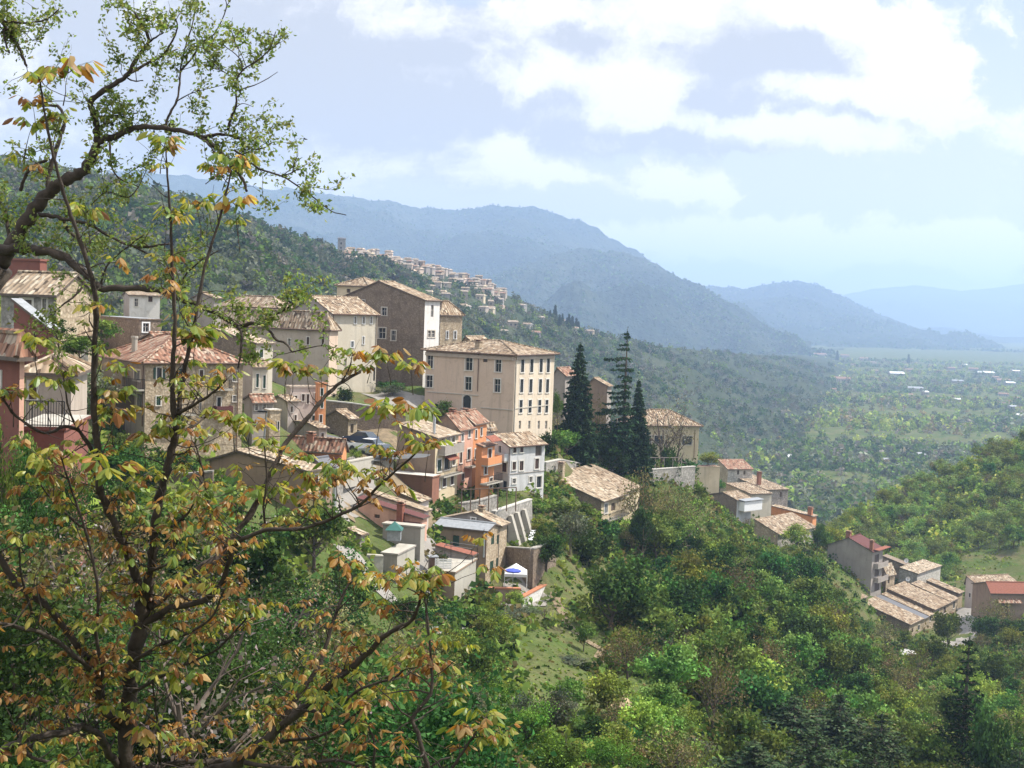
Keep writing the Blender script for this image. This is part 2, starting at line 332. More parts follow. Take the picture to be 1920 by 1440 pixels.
def bld(name, label, C, D, th, L, R, base, roof='gable_r', pk=None, h=1.5, wm=('cream', 'cream'), rm='tile', wl=(), wr=(), trim='trim', ov=.35,
        cat='house', ext=4., gc=True, C3=None, gut=False, group=None, par=.0, prot=True, wtop=None, lr=None, ll=None):
    o = B(); t = math.radians(th); r = Vector((math.cos(t), math.sin(t), 0)); l = Vector((-r.y, r.x, 0)); nr = Vector((r.y, -r.x, 0)); nl = -r
    C = C3 if C3 is not None else P(C[0], C[1], D); D = C.y; cp = proj(C)
    lr = lr or solve(C, r, R); ll = ll or solve(C, l, L); ze = C.z; zg = zat(C.x, C.y, base); zb = zg - ext
    if gc: GC.append((C.x, C.y, zg))
    ctr = C + r * lr / 2 + l * ll / 2; FOOT.append((C.copy(), r, l, lr, ll, zg))
    if prot: PROT.append((min(L, cp[0]), max(R, cp[0]), cp[1] - 30, base - .42 * (base - cp[1]), D + 7))
    root = thing(name, label, cat, (C.x, C.y, zg), group)
    # windows
    res = {}
    for side, (d, n, W, lst) in {'l': (l, nl, ll, wl), 'r': (r, nr, lr, wr)}.items():
        hs = []
        for x0, x1, y0, y1, *st in lst:
            xm, ym = (x0 + x1) / 2, (y0 + y1) / 2
            ua, ub = sorted((facade_uv(C, d, n, x0, ym)[0], facade_uv(C, d, n, x1, ym)[0]))
            za, zc = facade_uv(C, d, n, xm, y1)[1], facade_uv(C, d, n, xm, y0)[1]
            st = st or ['glass']; ua = max(ua, .12); ub = min(ub, W - .12); zc = min(zc, ze - .1) if st[0] != 'gable' else zc
            if ub - ua < .15 or zc - za < .15: print('skip win', label[:30], side, x0, y0, ua, ub, za - ze, zc - ze, W); continue
            hs.append((ua, ub, za, zc, st))
        res[side] = hs
    w = MB(); O = Vector((C.x, C.y, zb))
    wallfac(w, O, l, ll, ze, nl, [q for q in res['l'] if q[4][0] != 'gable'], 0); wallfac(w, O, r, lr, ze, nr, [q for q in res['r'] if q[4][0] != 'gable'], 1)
    A, Rr, Ll, X = C, C + r * lr, C + l * ll, C + r * lr + l * ll
    dn = lambda p: Vector((p.x, p.y, zb))
    w.face([dn(Rr), dn(X), X, Rr], 0); w.face([dn(Ll), dn(X), X, Ll], 1)
    rf = MB(); T = .16; up = Vector((0, 0, .06))
    if roof == 'hip':
        e = ov; a, b, c, d_ = A - r * e - l * e, Rr + r * e - l * e, X + r * e + l * e, Ll - r * e + l * e
        k = min(lr, ll) / 2 + e
        if lr >= ll: p, q = C + l * ll / 2 + r * (k - e), C + l * ll / 2 + r * (lr - k + e)
        else: p, q = C + r * lr / 2 + l * (k - e), C + r * lr / 2 + l * (ll - k + e)
        hz = Vector((0, 0, h)); p = p + hz; q = q + hz
        a, b, c, d_ = a + up, b + up, c + up, d_ + up
        if lr >= ll: fs = [[a, b, q, p], [b, c, q], [c, d_, p, q], [d_, a, p]]; cp_ = [(p, q), (a, p), (d_, p), (b, q), (c, q)]
        else: fs = [[a, b, p], [b, c, q, p], [c, d_, q], [d_, a, p, q]]; cp_ = [(p, q), (a, p), (b, p), (c, q), (d_, q)]
        for f in fs: rf.face(f)
        lo = [v - Vector((0, 0, T)) for v in (a, b, c, d_)]; rf.face(lo[::-1], 1)
        for i, (u, v) in enumerate(((a, b), (b, c), (c, d_), (d_, a))): rf.face([u, lo[i], lo[(i + 1) % 4], v], 1)
        for u, v in cp_: tilecap(rf, u + Vector((0, 0, .02)), v + Vector((0, 0, .02)))
        eaves = [(a, b), (d_, a)]
    elif roof == 'flat':
        for O2, d2, W2, n2 in ((A, l, ll, nl), (A, r, lr, nr)): pass
        rf.slab([A - r * .1 - l * .1 + up, Rr + r * .1 - l * .1 + up, X + r * .1 + l * .1 + up, Ll - r * .1 + l * .1 + up], T, 0, 1); eaves = []
    else:
        if roof == 'gable_l': s, g, ls, lg, m1, m2 = r, l, lr, ll, 1, 0
        else: s, g, ls, lg, m1, m2 = l, r, ll, lr, 0, 1
        sp = ls / 2; zp = ze + h
        if pk:
            # peak pixel on the gable facade (or mono slope top)
            n_ = nl if s is l else nr
            sp, zp = facade_uv(C, s, n_, *pk); sp = min(max(sp, .1), ls); zp = max(zp, ze + .15)
        mono = sp > ls * .93 or roof == 'mono'
        if mono: sp = ls
        pkv = lambda k: Vector((C.x + s.x * sp + g.x * k, C.y + s.y * sp + g.y * k, zp))
        w.face([A, A + s * ls, pkv(0)] if not mono else [A, A + s * ls, pkv(0)], m1); w.face([A + g * lg, A + s * ls + g * lg, pkv(lg)], m1)
        if mono: w.face([A + s * ls, A + s * ls + g * lg, pkv(lg), pkv(0)], m2)
        sl = (zp - ze) / sp; e0 = A - s * ov + Vector((0, 0, -sl * ov)) + up
        tp = lambda k: pkv(k) + up
        gg = .22
        q = [e0 - g * gg, e0 + g * (lg + gg), tp(lg + gg), tp(-gg)]
        rf.slab(q, T, 0, 1); eaves = [(q[0], q[1])]
        if not mono:
            sl2 = (zp - ze) / (ls - sp); e1 = A + s * (ls + ov) + Vector((0, 0, -sl2 * ov)) + up
            rf.slab([tp(-gg) , tp(lg + gg), e1 + g * (lg + gg), e1 - g * gg], T, 0, 1)
            tilecap(rf, tp(-gg), tp(lg + gg))
    w.build('wall', list(wm), root)
    if roof == 'none': rf = MB()
    if rf.f: rf.build('roof', [rm, 'trim_dark' if roof != 'flat' else wm[0]], root)
    if gut:
        for a, b in eaves:
            gm = MB(); dz = Vector((0, 0, -.06)); gm.tube([a + dz, b + dz], .09, 6); gm.build('gutter', 'gutter', root)
    for side, (d, n) in {'l': (l, nl), 'r': (r, nr)}.items():
        for ua, ub, za, zc, st in res[side]:
            if st[0] == 'gable': window(root, C + n * .22, d, n, ua, ub, za, zc, 'glass', trim)
            else: window(root, C, d, n, ua, ub, za, zc, st[0], None if 'nt' in st else trim, arch='arch' in st)
    o.root, o.C, o.r, o.l, o.nr, o.nl, o.lr, o.ll, o.ze, o.zg, o.base, o.L, o.R = root, C, r, l, nr, nl, lr, ll, ze, zg, base, L, R
    return o
def chimney(b, px, y0, y1, side='r', k=-1.2, w=.5, mat='brick', cap=True, pot=False):
    """chimney stack rising through the roof; k metres inwards from the facade"""
    d, n = (b.r, b.nr) if side == 'r' else (b.l, b.nl)
    C = b.C + n * k
    u, z0 = facade_uv(C, d, n, px, y1); _, z1 = facade_uv(C, d, n, px, y0)
    c = Vector((C.x + d.x * u, C.y + d.y * u, z0 - .8)); a = math.atan2(d.y, d.x)
    m = MB()
    if pot: m.tube([c, Vector((c.x, c.y, z1))], w / 2, 10); m.tube([Vector((c.x, c.y, z1 - .01)), Vector((c.x, c.y, z1 + .2))], w * .62, 10)
    else:
        m.cbox(c, w, w, z1 - c.z, a)
        if cap:
            m.cbox((c.x, c.y, z1), w * 1.3, w * 1.3, .08, a, 0); m.cbox((c.x, c.y, z1 + .08), w * .7, w * .7, .18, a, 1); m.cbox((c.x, c.y, z1 + .26), w * 1.25, w * 1.25, .07, a, 1)
    m.build('chimney', [mat, 'tile_red'], b.root)
def balcony(b, side, x0, x1, y0, y1, dep=1.0, style='bars', mat='iron', slab='concrete'):
    d, n = (b.r, b.nr) if side == 'r' else (b.l, b.nl)
    xm, ym = (x0 + x1) / 2, (y0 + y1) / 2
    ua, ub = sorted((facade_uv(b.C, d, n, x0, ym)[0], facade_uv(b.C, d, n, x1, ym)[0])); z0 = facade_uv(b.C, d, n, xm, y1)[1]; z1 = max(z0 + .9, facade_uv(b.C, d, n, xm, y0)[1])
    p = lambda u, z, k: Vector((b.C.x + d.x * u + n.x * k, b.C.y + d.y * u + n.y * k, z))
    m = MB(); m.box(p(ua, z0 - .18, .01), d * (ub - ua), n * dep, ZUP * .16)
    fo = m.build('balcony', slab, b.root)
    g = MB()
    if style == 'solid':
        g.box(p(ua, z0, dep - .1), d * (ub - ua), n * .1, ZUP * (z1 - z0)); g.box(p(ua, z0, .01), d * .1, n * (dep - .11), ZUP * (z1 - z0)); g.box(p(ub - .1, z0, .01), d * .1, n * (dep - .11), ZUP * (z1 - z0))
    else:
        q = [p(ua + .03, 0, .02), p(ua + .03, 0, dep - .05), p(ub - .03, 0, dep - .05), p(ub - .03, 0, .02)]
        for i in range(3):
            a, c = q[i], q[i + 1]; k = max(2, int((c - a).length / .16))
            for z in (z0 + .05, z1): g.tube([Vector((a.x, a.y, z)), Vector((c.x, c.y, z))], .028, 5)
            for j in range(k + 1): s = a.lerp(c, j / k); g.tube([Vector((s.x, s.y, z0)), Vector((s.x, s.y, z1))], .016, 4)
    g.build('railing', mat, fo, b.root['o'])
def drain(b, side, px, y0, y1, mat='gutter', w=.05):
    d, n = (b.r, b.nr) if side == 'r' else (b.l, b.nl)
    u, z1 = facade_uv(b.C, d, n, px, y0); _, z0 = facade_uv(b.C, d, n, px, y1)
    c = b.C + d * u + n * .08; m = MB(); m.tube([(c.x, c.y, z0), (c.x, c.y, z1)], w, 6); m.build('drainpipe', mat, b.root)
def ledge(b, side, x0, x1, y, hh=.14, dep=.1, mat='trim_stone'):
    d, n = (b.r, b.nr) if side == 'r' else (b.l, b.nl)
    ua, z = facade_uv(b.C, d, n, x0, y); ub = facade_uv(b.C, d, n, x1, y)[0]; ua, ub = sorted((ua, ub))
    m = MB(); c = b.C + d * ua; m.box(Vector((c.x, c.y, z - hh / 2)) + n * .003, d * (ub - ua), n * dep, ZUP * hh); m.build('cornice', mat, b.root)
def awning(b, side, x0, x1, y0, y1, dep=1.0, mat='redsheet'):
    d, n = (b.r, b.nr) if side == 'r' else (b.l, b.nl)
    ua, z1 = facade_uv(b.C, d, n, x0, y0); ub = facade_uv(b.C, d, n, x1, y0)[0]; z0 = facade_uv(b.C, d, n, x0, y1)[1]; ua, ub = sorted((ua, ub))
    p = lambda u, z, k: Vector((b.C.x + d.x * u + n.x * k, b.C.y + d.y * u + n.y * k, z))
    m = MB(); m.slab([p(ua, z1, .02), p(ub, z1, .02), p(ub, z0, dep), p(ua, z0, dep)], .08); m.build('awning', mat, b.root)
def wallrun(name, label, pts, hgt, thick=.45, mat='stone_grey', cop='coping', cat='wall', gc=True, posts=None, slant=0):
    """free-standing or retaining wall along pts [(px,py_top,D)...], hgt metres tall"""
    Q = [P(*p) for p in pts]; root = thing(name, label, cat, (Q[0].x, Q[0].y, Q[0].z - hgt)); m = MB(); c = MB()
    for a, b in zip(Q, Q[1:]):
        d = (b - a); d.z = 0; d.normalize(); n = Vector((d.y, -d.x, 0)) * thick / 2
        s = [a - n, b - n, b + n, a + n]; e = [Vector((q.x, q.y, q.z - hgt - 1.5)) for q in s]
        if slant: e[2] = e[2] + n * slant; e[3] = e[3] + n * slant
        m.face(s); m.face(e[::-1])
        for i in range(4): j = (i + 1) % 4; m.face([s[i], e[i], e[j], s[j]])
        if cop:
            k = [q + ((q - (a + b) / 2).dot(n.normalized()) * n.normalized()) * .25 + Vector((0, 0, .015)) for q in s]
            c.slab([q + Vector((0, 0, .14)) for q in k], .14)
        if gc: GC.append(((a.x + b.x) / 2 + n.x * 2, (a.y + b.y) / 2 + n.y * 2, (a.z + b.z) / 2 - hgt))
    m.build('wall_body', mat, root)
    if cop: c.build('coping', cop, root)
    return root
# ================================================================== upper village
pal = bld('palazzo', 'long four-storey tan palazzo with white window surrounds and a bright side of sixteen narrow windows', (966, 666), 180, 60, 799, 1040, 832, 'hip', h=1.75, wm=('tan', 'tan_sunlit'), rm='tile', gut=True, ov=.6,
   wl=[(873, 886, 667, 694), (929, 940, 669, 697), (801, 812, 663, 690), (906, 914, 671, 679, 'open', 'arch', 'nt'), (872, 884, 707, 731), (927, 938, 711, 735), (799, 811, 704, 726), (868, 883, 741, 769, 'door2', 'arch')],
   wr=[(x, x + w, y0, y1, 'sdark') for y0, y1, xs in ((670, 698, (976.7, 993.8, 1011.6, 1025)), (711, 736, (975, 992, 1010, 1023.4)), (750, 774, (973.5, 990.5, 1008.6, 1022))) for x, w in zip(xs, (5.8, 5.9, 5.6, 5.5))]
     + [(x, x + 4.2, 789, 804, 'glass', 'nt') for x in (972.7, 990.3, 1008.2, 1022)] + [(1008, 1012, 818, 824, 'open', 'nt')], cat='palazzo')
chimney(pal, 897, 641, 654, 'l', -1.6, .8, 'stone_tan'); drain(pal, 'l', 898, 662, 734); drain(pal, 'r', 967.6, 672, 815, 'trim_stone', .09)
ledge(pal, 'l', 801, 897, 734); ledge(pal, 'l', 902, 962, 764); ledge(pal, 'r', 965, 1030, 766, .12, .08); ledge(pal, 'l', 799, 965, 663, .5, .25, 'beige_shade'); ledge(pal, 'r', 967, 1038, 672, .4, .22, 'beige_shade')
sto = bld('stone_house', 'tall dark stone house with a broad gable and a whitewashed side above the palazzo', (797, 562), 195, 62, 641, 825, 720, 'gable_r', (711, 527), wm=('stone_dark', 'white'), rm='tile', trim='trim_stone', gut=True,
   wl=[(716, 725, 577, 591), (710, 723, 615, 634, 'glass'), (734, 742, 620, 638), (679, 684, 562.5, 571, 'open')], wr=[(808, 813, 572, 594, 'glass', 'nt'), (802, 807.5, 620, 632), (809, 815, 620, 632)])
bk = bld('stone_house', 'ochre-walled attic wing with a low tiled roof left of the broad gable', (690, 537), 212, 62, 632, 730, 620, 'hip', h=1.5, wm=('ochre', 'ochre'), rm='tile', wl=[(650, 657, 541.5, 549, 'open', 'arch', 'nt')], gc=False)
ann = bld('stone_house', 'rough stone annex under a sloping hipped roof right of the whitewashed side', (826, 591), 204, 38, 804, 867, 690, 'hip', h=2.3, wm=('stone_pale', 'stone_tan'), wr=[(836.5, 840.5, 621, 635), (851, 855.5, 621, 635)], trim='whitepaint', gc=False)
bld('house', 'low tiled roof with a red chimney just behind the palazzo roof', (886, 641), 206, 62, 866, 918, 690, 'gable_r', (874, 631), wm=('stone_tan', 'tan'), gc=False)
cre = bld('plaster_house', 'tall cream plastered house with three small windows under the eaves', (622, 586), 184, 45, 548, 708, 745, 'gable_r', (583, 555), wm=('greyplaster', 'cream'), gut=True, trim='whitepaint', ov=.5,
   wl=[(601.5, 607.5, 590, 604)], wr=[(664, 668, 594, 607, 'glass'), (680, 684, 594, 607), (694, 697.5, 594, 607), (679.5, 683, 631, 645), (658, 663, 640, 651, 'sgrey'), (645, 650, 674, 686, 'glass', 'nt'), (690, 694, 665, 676, 'sgrey'), (700, 715, 689, 714, 'door2', 'arch', 'nt')])
drain(cre, 'r', 625, 590, 640); drain(cre, 'r', 706, 592, 650)
bld('plaster_house', 'pinkish cream house with a long low hipped roof, leftmost in the top row', (520, 578), 203, 64, 411, 556, 660, 'hip', h=1.8, wm=('palepink', 'palepink'), gut=True, gc=False)
bld('plaster_house', 'beige house with a wide hipped roof below the cream gable', (618, 620), 176, 68, 403, 634, 740, 'hip', h=2.5, wm=('beige_shade', 'tan'), gut=True, wl=[(603, 607.5, 631, 645, 'sbrown'), (575, 580, 632, 646, 'sbrown'), (540, 545, 635, 648)])
bld('house', 'house with a pale sunlit roof plane and a shaded rubble gable', (480, 643), 150, 52, 330, 512, 742, 'gable_r', (398, 614), wm=('stone_dark', 'cream'), rm='tile_pale', wr=[(487, 493, 655, 670, 'sgreen')])
h6 = bld('tall_house', 'narrow cream house with dark green shutters behind the walnut twigs', (474, 684), 135, 38, 456, 503, 748, 'gable_r', (470, 676), wm=('beige_shade', 'cream'), wr=[(480, 485, 701, 726, 'sgreen'), (493, 498, 704, 728, 'sgreen')])
bld('house', 'grey house with a low reddish roof at the foot of the narrow cream house', (474, 750), 130, 38, 458, 513, 856, 'gable_r', (470, 741), wm=('greyplaster', 'greyplaster'), rm='tile_red', wr=[(478, 484, 757, 769), (492, 498, 758, 768)])
bld('tower_house', 'slim stone house like a tower beside the pale pink house', (506, 769), 127, 38, 497, 526, 862, 'flat', wm=('stone_tan', 'stone_tan'), rm='coping', wr=[(508, 511, 788, 800, 'open', 'nt'), (520, 524, 790, 806, 'sdark'), (507, 509.5, 815, 828, 'open', 'nt')])
st7 = bld('stone_house', 'big four-storey tan rubble house with a hipped roof and balconies at left', (273, 681), 118, 36, 191, 456, 872, 'hip', h=2.5, wm=('greyplaster', 'stone_tan'), rm='tile_red', gut=True, ov=.45,
   wl=[(252, 263, 695, 713, 'sgrey'), (213, 252, 737, 768, 'open', 'nt'), (257, 268, 739, 771, 'sgrey'), (219, 234, 788, 806, 'open', 'nt')],
   wr=[(294, 303, 689, 710, 'ogreen'), (335, 341, 691, 708, 'sgreen'), (374, 381, 694, 715, 'sbrown'), (406, 413, 693, 717, 'sbrown'), (436.5, 443.5, 695, 715), (293, 301, 743, 760, 'sgreen'), (372.5, 379, 745, 769, 'glass', 'nt'), (407, 414, 745, 777, 'door2'), (436.5, 443, 742, 753), (291, 297, 789, 801, 'glass', 'nt'), (334, 344, 786, 809, 'sgrey'), (369.5, 377, 801, 820, 'sgrey')])
chimney(st7, 252, 634, 666, 'l', -1.2, .55, 'concrete', pot=True); balcony(st7, 'r', 401, 430, 715, 728, .9); balcony(st7, 'r', 400, 430, 764, 778, .9, 'solid', 'maroon'); balcony(st7, 'l', 244, 272, 712, 727, .8); balcony(st7, 'r', 322, 362, 760, 775, .8)
drain(st7, 'r', 446, 688, 860); drain(st7, 'l', 270, 686, 800)
b8 = bld('house', 'dark flat-topped stone house with a white framed window behind the big rubble house', (262, 598), 142, 42, 188, 302, 690, 'flat', wm=('stone_dark', 'stone_dark'), rm='greysheet', wr=[(268, 279, 606, 622, 'glass')], trim='whitepaint', gc=False)
bld('house', 'dark reddish roofed house peeping over the rubble house roof', (300, 640), 135, 42, 262, 352, 700, 'gable_r', (283, 624), wm=('brownplaster', 'greyplaster'), rm='tile_red', gc=False)
bld('plaster_house', 'small white house with two windows under the hanging elm bough', (243, 553), 168, 20, 232, 300, 640, 'gable_r', (236, 546), wm=('greyplaster', 'white'), wr=[(252, 259, 560, 574), (278, 286, 555, 566, 'sbrown')], gc=False)
bld('house', 'dark grey house with low tiled roof below the wooded hillside', (401, 558), 170, 58, 363, 415, 640, 'gable_r', (378, 549), wm=('greyplaster', 'greyplaster'), wl=[(385, 391, 575, 588, 'open')], gc=False)
# ---- far left cluster
sr = bld('house', 'red house whose tilted roof carries grey solar panels', (92, 612), 72, 62, 26, 101, 700, 'gable_r', (26, 561), wm=('red', 'red'), rm='greysheet', wl=[(62, 68, 622, 655, 'door2', 'nt'), (30, 48, 620, 650, 'open', 'nt')])
balcony(sr, 'l', 10, 50, 645, 662, .8, 'solid', 'whitepaint')
bld('tall_house', 'tall brick-red house with a pale corner strip at the left edge of the view', (37, 672), 50, 52, -160, 46, 920, 'hip', h=1.0, wm=('red', 'pink'), rm='tile_red', gc=False, ext=8, wl=[(-20, 0, 700, 740, 'sbrown')])
ter = bld('terrace', 'salmon red terrace block with an iron railing on top', (30, 801), 54, 8, 5, 120, 890, 'flat', ll=5.5, wm=('red', 'red'), rm='concrete', gc=False, ext=8, cat='terrace')
mb = MB(); c0, c1 = ter.C + ZUP * .06, ter.C + ter.r * ter.lr + ZUP * .06
for z in (.05, 1.08): mb.tube([c0 + ZUP * z, c1 + ZUP * z], .025, 6)
for i in range(19): a = c0.lerp(c1, i / 18); mb.tube([a, a + ZUP * 1.08], .03 if i % 6 == 0 else .014, 5)
mb.build('railing', 'iron', ter.root)
bld('house', 'pale house with an arched brown door behind the railed terrace', (48, 700), 62, 10, 30, 134, 800, 'hip', h=.8, ll=5., wm=('beige_shade', 'beige_shade'), rm='tile', wr=[(54, 69, 716, 749, 'door', 'arch')], gc=False)
bld('house', 'stone house with a tan tiled roof above the solar panels', (106, 549), 86, 74, 2, 113, 640, 'gable_l', h=1.3, lr=4.2, wm=('stone_grey', 'stone_tan'), rm='tile_pale', wl=[(40, 60, 562, 585, 'open'), (80, 88, 560, 580)], gc=False)
bld('house', 'dark red block rising behind the tan tiled roof at far left', (75, 487), 96, 70, 10, 88, 560, 'flat', wm=('red', 'red'), rm='maroon', gc=False)
bld('house', 'pinkish windowless house end right of the stone house at far left', (109, 541), 94, 18, 100, 165, 640, 'flat', wm=('palepink', 'palepink'), rm='tile_grey', gc=False)
bld('shed', 'low shed with a rough tan tiled roof among the shrubs at far left', (112, 622), 88, 30, 104, 166, 660, 'gable_r', (108, 603), wm=('stone_grey', 'stone_grey'), rm='tile_pale', gc=False, cat='shed')
# ================================================================== middle rows
bld('plaster_house', 'pale pink plastered house with tall brown shutters', (545, 725), 145, 26, 536, 597, 812, 'flat', wm=('beige_shade', 'palepink'), rm='tile_grey', wr=[(566, 571, 739, 752, 'sbrown'), (575, 579.5, 739, 757, 'sbrown'), (589.5, 593.5, 737, 751, 'sbrown'), (585, 590, 779, 795, 'sgreen'), (552, 557, 742, 756, 'sbrown')])
bld('tall_house', 'narrow orange house strip with green windows', (597, 718), 144.5, 26, 592, 612, 808, 'flat', wm=('orange', 'orange'), rm='tile_red', wr=[(601, 606, 728, 742, 'sgreen'), (601, 606, 750, 765, 'sgreen'), (599, 604, 778, 792, 'sbrown')])
bld('shed', 'gabled stone outbuilding with a dark mouldy wall and low doorway', (653, 784), 158, 52, 611, 670, 838, 'gable_r', (631, 769), wm=('stone_dark', 'stone_tan'), wl=[(619, 626, 812, 832, 'door2', 'nt')], wr=[(657, 663, 795, 812, 'open', 'nt')], cat='shed')
og = bld('house', 'long low orange building with a brick chimney and tiled edge', (641, 842), 133, 76, 532, 650, 885, 'gable_l', h=.9, wm=('orange', 'orange'), rm='tile_red', wl=[(560, 568, 856, 868, 'open', 'nt')])
chimney(og, 583, 815, 832, 'l', -.6, .7, 'brick'); ledge(og, 'l', 534, 641, 852, .22, .35, 'redsheet')
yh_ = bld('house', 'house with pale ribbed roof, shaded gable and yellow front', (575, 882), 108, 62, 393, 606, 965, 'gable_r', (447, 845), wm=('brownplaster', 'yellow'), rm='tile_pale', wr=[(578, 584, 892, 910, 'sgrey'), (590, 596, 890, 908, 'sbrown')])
balcony(yh_, 'r', 577, 604, 905, 922, .9)
bld('house', 'low house with a slate grey roof tucked beside the ribbed roof', (613, 880), 116, 62, 585, 633, 945, 'gable_r', (592, 860), wm=('greyplaster', 'brownplaster'), rm='slate', wr=[(617, 622, 892, 910, 'sbrown')])
R1 = bld('tall_house', 'tall shabby house with an open loggia, balconies and a tan mono-pitch roof', (817, 820), 150, 68, 745, 860, 946, 'gable_r', (748, 794), wm=('brownplaster', 'ochre'), rm='tile_pale', ov=.4,
   wl=[(759, 776, 812, 836, 'open', 'nt'), (792, 806, 822, 838, 'open', 'nt')], wr=[(827, 833, 820, 835, 'open'), (838, 843, 817, 832), (847, 853, 814, 829), (820, 827, 862, 884, 'sgreen'), (833, 843, 858, 880, 'door2'), (848, 853, 855, 872), (818, 824, 898, 918, 'sbrown'), (830, 836, 894, 912, 'sbrown'), (845, 850, 888, 908, 'sbrown')])
chimney(R1, 814, 773, 803, 'l', -1.5, .35, 'metalpipe', pot=True)
balcony(R1, 'r', 822, 858, 832, 847, .9, 'solid', 'greyplaster'); balcony(R1, 'r', 820, 856, 876, 888, .9)
awning(R1, 'r', 831, 850, 853, 862, .9, 'redsheet')
bld('terrace', 'brown plastered terrace block with a light rim in front of the shabby house', (811, 894), 147, 68, 702, 824, 955, 'flat', wm=('redbrown', 'redbrown'), rm='coping', cat='terrace', gc=False)
R2 = bld('tall_house', 'tall salmon pink house with a balcony in the terraced row', None, 0, 68, 806, 888, 925, 'gable_r', (838, 777), wm=('brownplaster', 'pink'), rm='tile_red', C3=P(860, 803, 157), trim='trim',
   wr=[(865, 869, 813, 827, 'sgrey'), (878, 882, 806, 820, 'sgrey'), (876, 882, 842, 862, 'door2', 'arch'), (862, 866, 845, 868, 'sbrown'), (866, 870, 888, 900, 'sbrown')])
chimney(R2, 848, 770, 790, 'l', -2, .7, 'brick'); balcony(R2, 'r', 871, 887, 862, 873, .8)
R3 = bld('tall_house', 'tall bright orange house next to the salmon pink one', None, 0, 68, 845, 913, 925, 'gable_r', (866, 772), wm=('orange', 'orange'), rm='tile_red', C3=R2.C + R2.r * (R2.lr + .02) + ZUP * .35,
   wr=[(891, 894, 806, 822, 'sbrown'), (901, 904, 802, 817, 'sbrown'), (890, 894, 842, 860, 'sbrown'), (893, 898, 880, 905, 'sbrown')])
chimney(R3, 872, 770, 783, 'l', -1.5, .8, 'brick')
og2 = bld('tall_house', 'orange house block with stacked balconies and a small red roof', (904, 836), 156, 64, 893, 928, 928, 'mono', None, h=.2, ll=.8, wm=('orange', 'orange'), rm='tile_red', wr=[(915, 921, 842, 860, 'sbrown'), (908, 913, 872, 889, 'door2'), (918, 923, 896, 914, 'sbrown')])
balcony(og2, 'r', 903, 929, 858, 869, .9, 'solid', 'orange'); balcony(og2, 'r', 900, 930, 890, 903, 1.0, 'bars'); awning(og2, 'r', 910, 928, 818, 827, 1.0)
gw = bld('plaster_house', 'grey-white three-storey house with brown shutters below the palazzo', (955, 836), 160, 46, 926, 1022, 918, 'gable_r', (928, 814), wm=('greywhite', 'greywhite'), rm='tile', gut=True,
   wl=[(942, 950, 868, 885, 'sbrown'), (935, 940, 836, 849, 'open'), (930, 935.5, 903, 916, 'door2', 'nt'), (942.5, 950, 902, 917, 'door2', 'nt')],
   wr=[(962, 968, 838, 849, 'sbrown'), (975, 981, 837, 848, 'sbrown'), (960.5, 967, 866, 881, 'sbrown'), (974, 981, 864.5, 882, 'sbrown'), (1003, 1010, 860, 879, 'sbrown'), (1004, 1016, 835, 855, 'open', 'nt'), (960.5, 967, 897.5, 906.5), (992, 998, 894, 904), (1006, 1015, 893, 914, 'door2')])
drain(gw, 'r', 955.5, 842, 912); balcony(gw, 'l', 926, 953, 850, 862, .7, 'solid', 'greywhite'); ledge(gw, 'r', 957, 1020, 889, .1, .06, 'greyplaster')
bld('house', 'little grey house under its own tiled lean-to beside the palazzo foot', (912, 803), 170, 40, 905, 929, 835, 'gable_r', (908, 794), wm=('greyplaster', 'greywhite'), wr=[(916, 925, 803, 812)], gc=False)
# ---- maroon/pink group
bld('house', 'house with a sloping tan roof above the maroon roof', (787, 939), 133, 70, 695, 804, 990, 'gable_r', (699, 902), wm=('brownplaster', 'palepink'), rm='tile')
bld('house', 'house with a narrow pale tiled roof strip behind the maroon sheet roof', (795, 957), 128, 70, 680, 804, 1000, 'gable_r', (681, 919), wm=('palepink', 'palepink'), rm='tile_pale', gc=False)
mh = bld('house', 'pink house with a maroon sheet metal roof and square chimney', (791, 971), 124, 70, 668, 801, 1010, 'gable_r', (669, 933), wm=('pink', 'pink'), rm='maroon', wl=[(742, 762, 978, 992, 'open', 'nt'), (702, 712, 958, 972, 'open', 'nt')], ov=.25)
chimney(mh, 751, 946, 968, 'l', .35, .6, 'redsheet'); awning(mh, 'l', 731, 789, 974, 981, 1.1, 'maroon')
bld('terrace', 'grey walled yard block behind the green kiosk', (789, 988), 121, 72, 718, 797, 1040, 'flat', wm=('greyplaster', 'concrete'), rm='concrete', cat='terrace', gc=False)
bld('shed', 'small shed with a striped tile roof under the maroon-roofed house', (675, 1001), 114, 60, 648, 684, 1030, 'gable_r', (655, 992), wm=('greyplaster', 'greyplaster'), rm='tile_pale', cat='shed')
# ---- gabled stone house and concrete terraces
hm = bld('stone_house', 'three-storey tan stone house with dark green shutters and a pale gabled roof', (937, 984), 134, 68, 824, 951, 1108, 'gable_r', (888, 960), wm=('greyplaster', 'stone_tan'), rm='tile_pale', wl=[(885, 893, 970.5, 979.5, 'gable', 'nt')], gc=False)
chimney(hm, 903, 953, 962, 'l', -1.6, .6, 'stone_tan')
hx = bld('extension', 'brown plastered front wing with a grey lean-to roof and one green shutter', (913, 995), 131, 68, 816, 938, 1105, 'gable_l', h=.45, wm=('brownplaster', 'stone_tan'), rm='greysheet', ov=.2, cat='house',
   wl=[(849, 861, 1004, 1024, 'sgreen', 'nt')], wr=[(921, 926.5, 1002, 1021, 'sgreen', 'nt'), (931.5, 936, 1003, 1020, 'sgreen', 'nt'), (918.5, 925, 1052, 1075, 'sgreen', 'nt'), (930, 935.5, 1046, 1071, 'sgreen', 'nt'), (917, 923, 1090, 1104, 'sgreen', 'nt'), (929, 932.5, 1086, 1101, 'glass')])
drain(hx, 'l', 909, 992, 1045, 'metalpipe', .09)
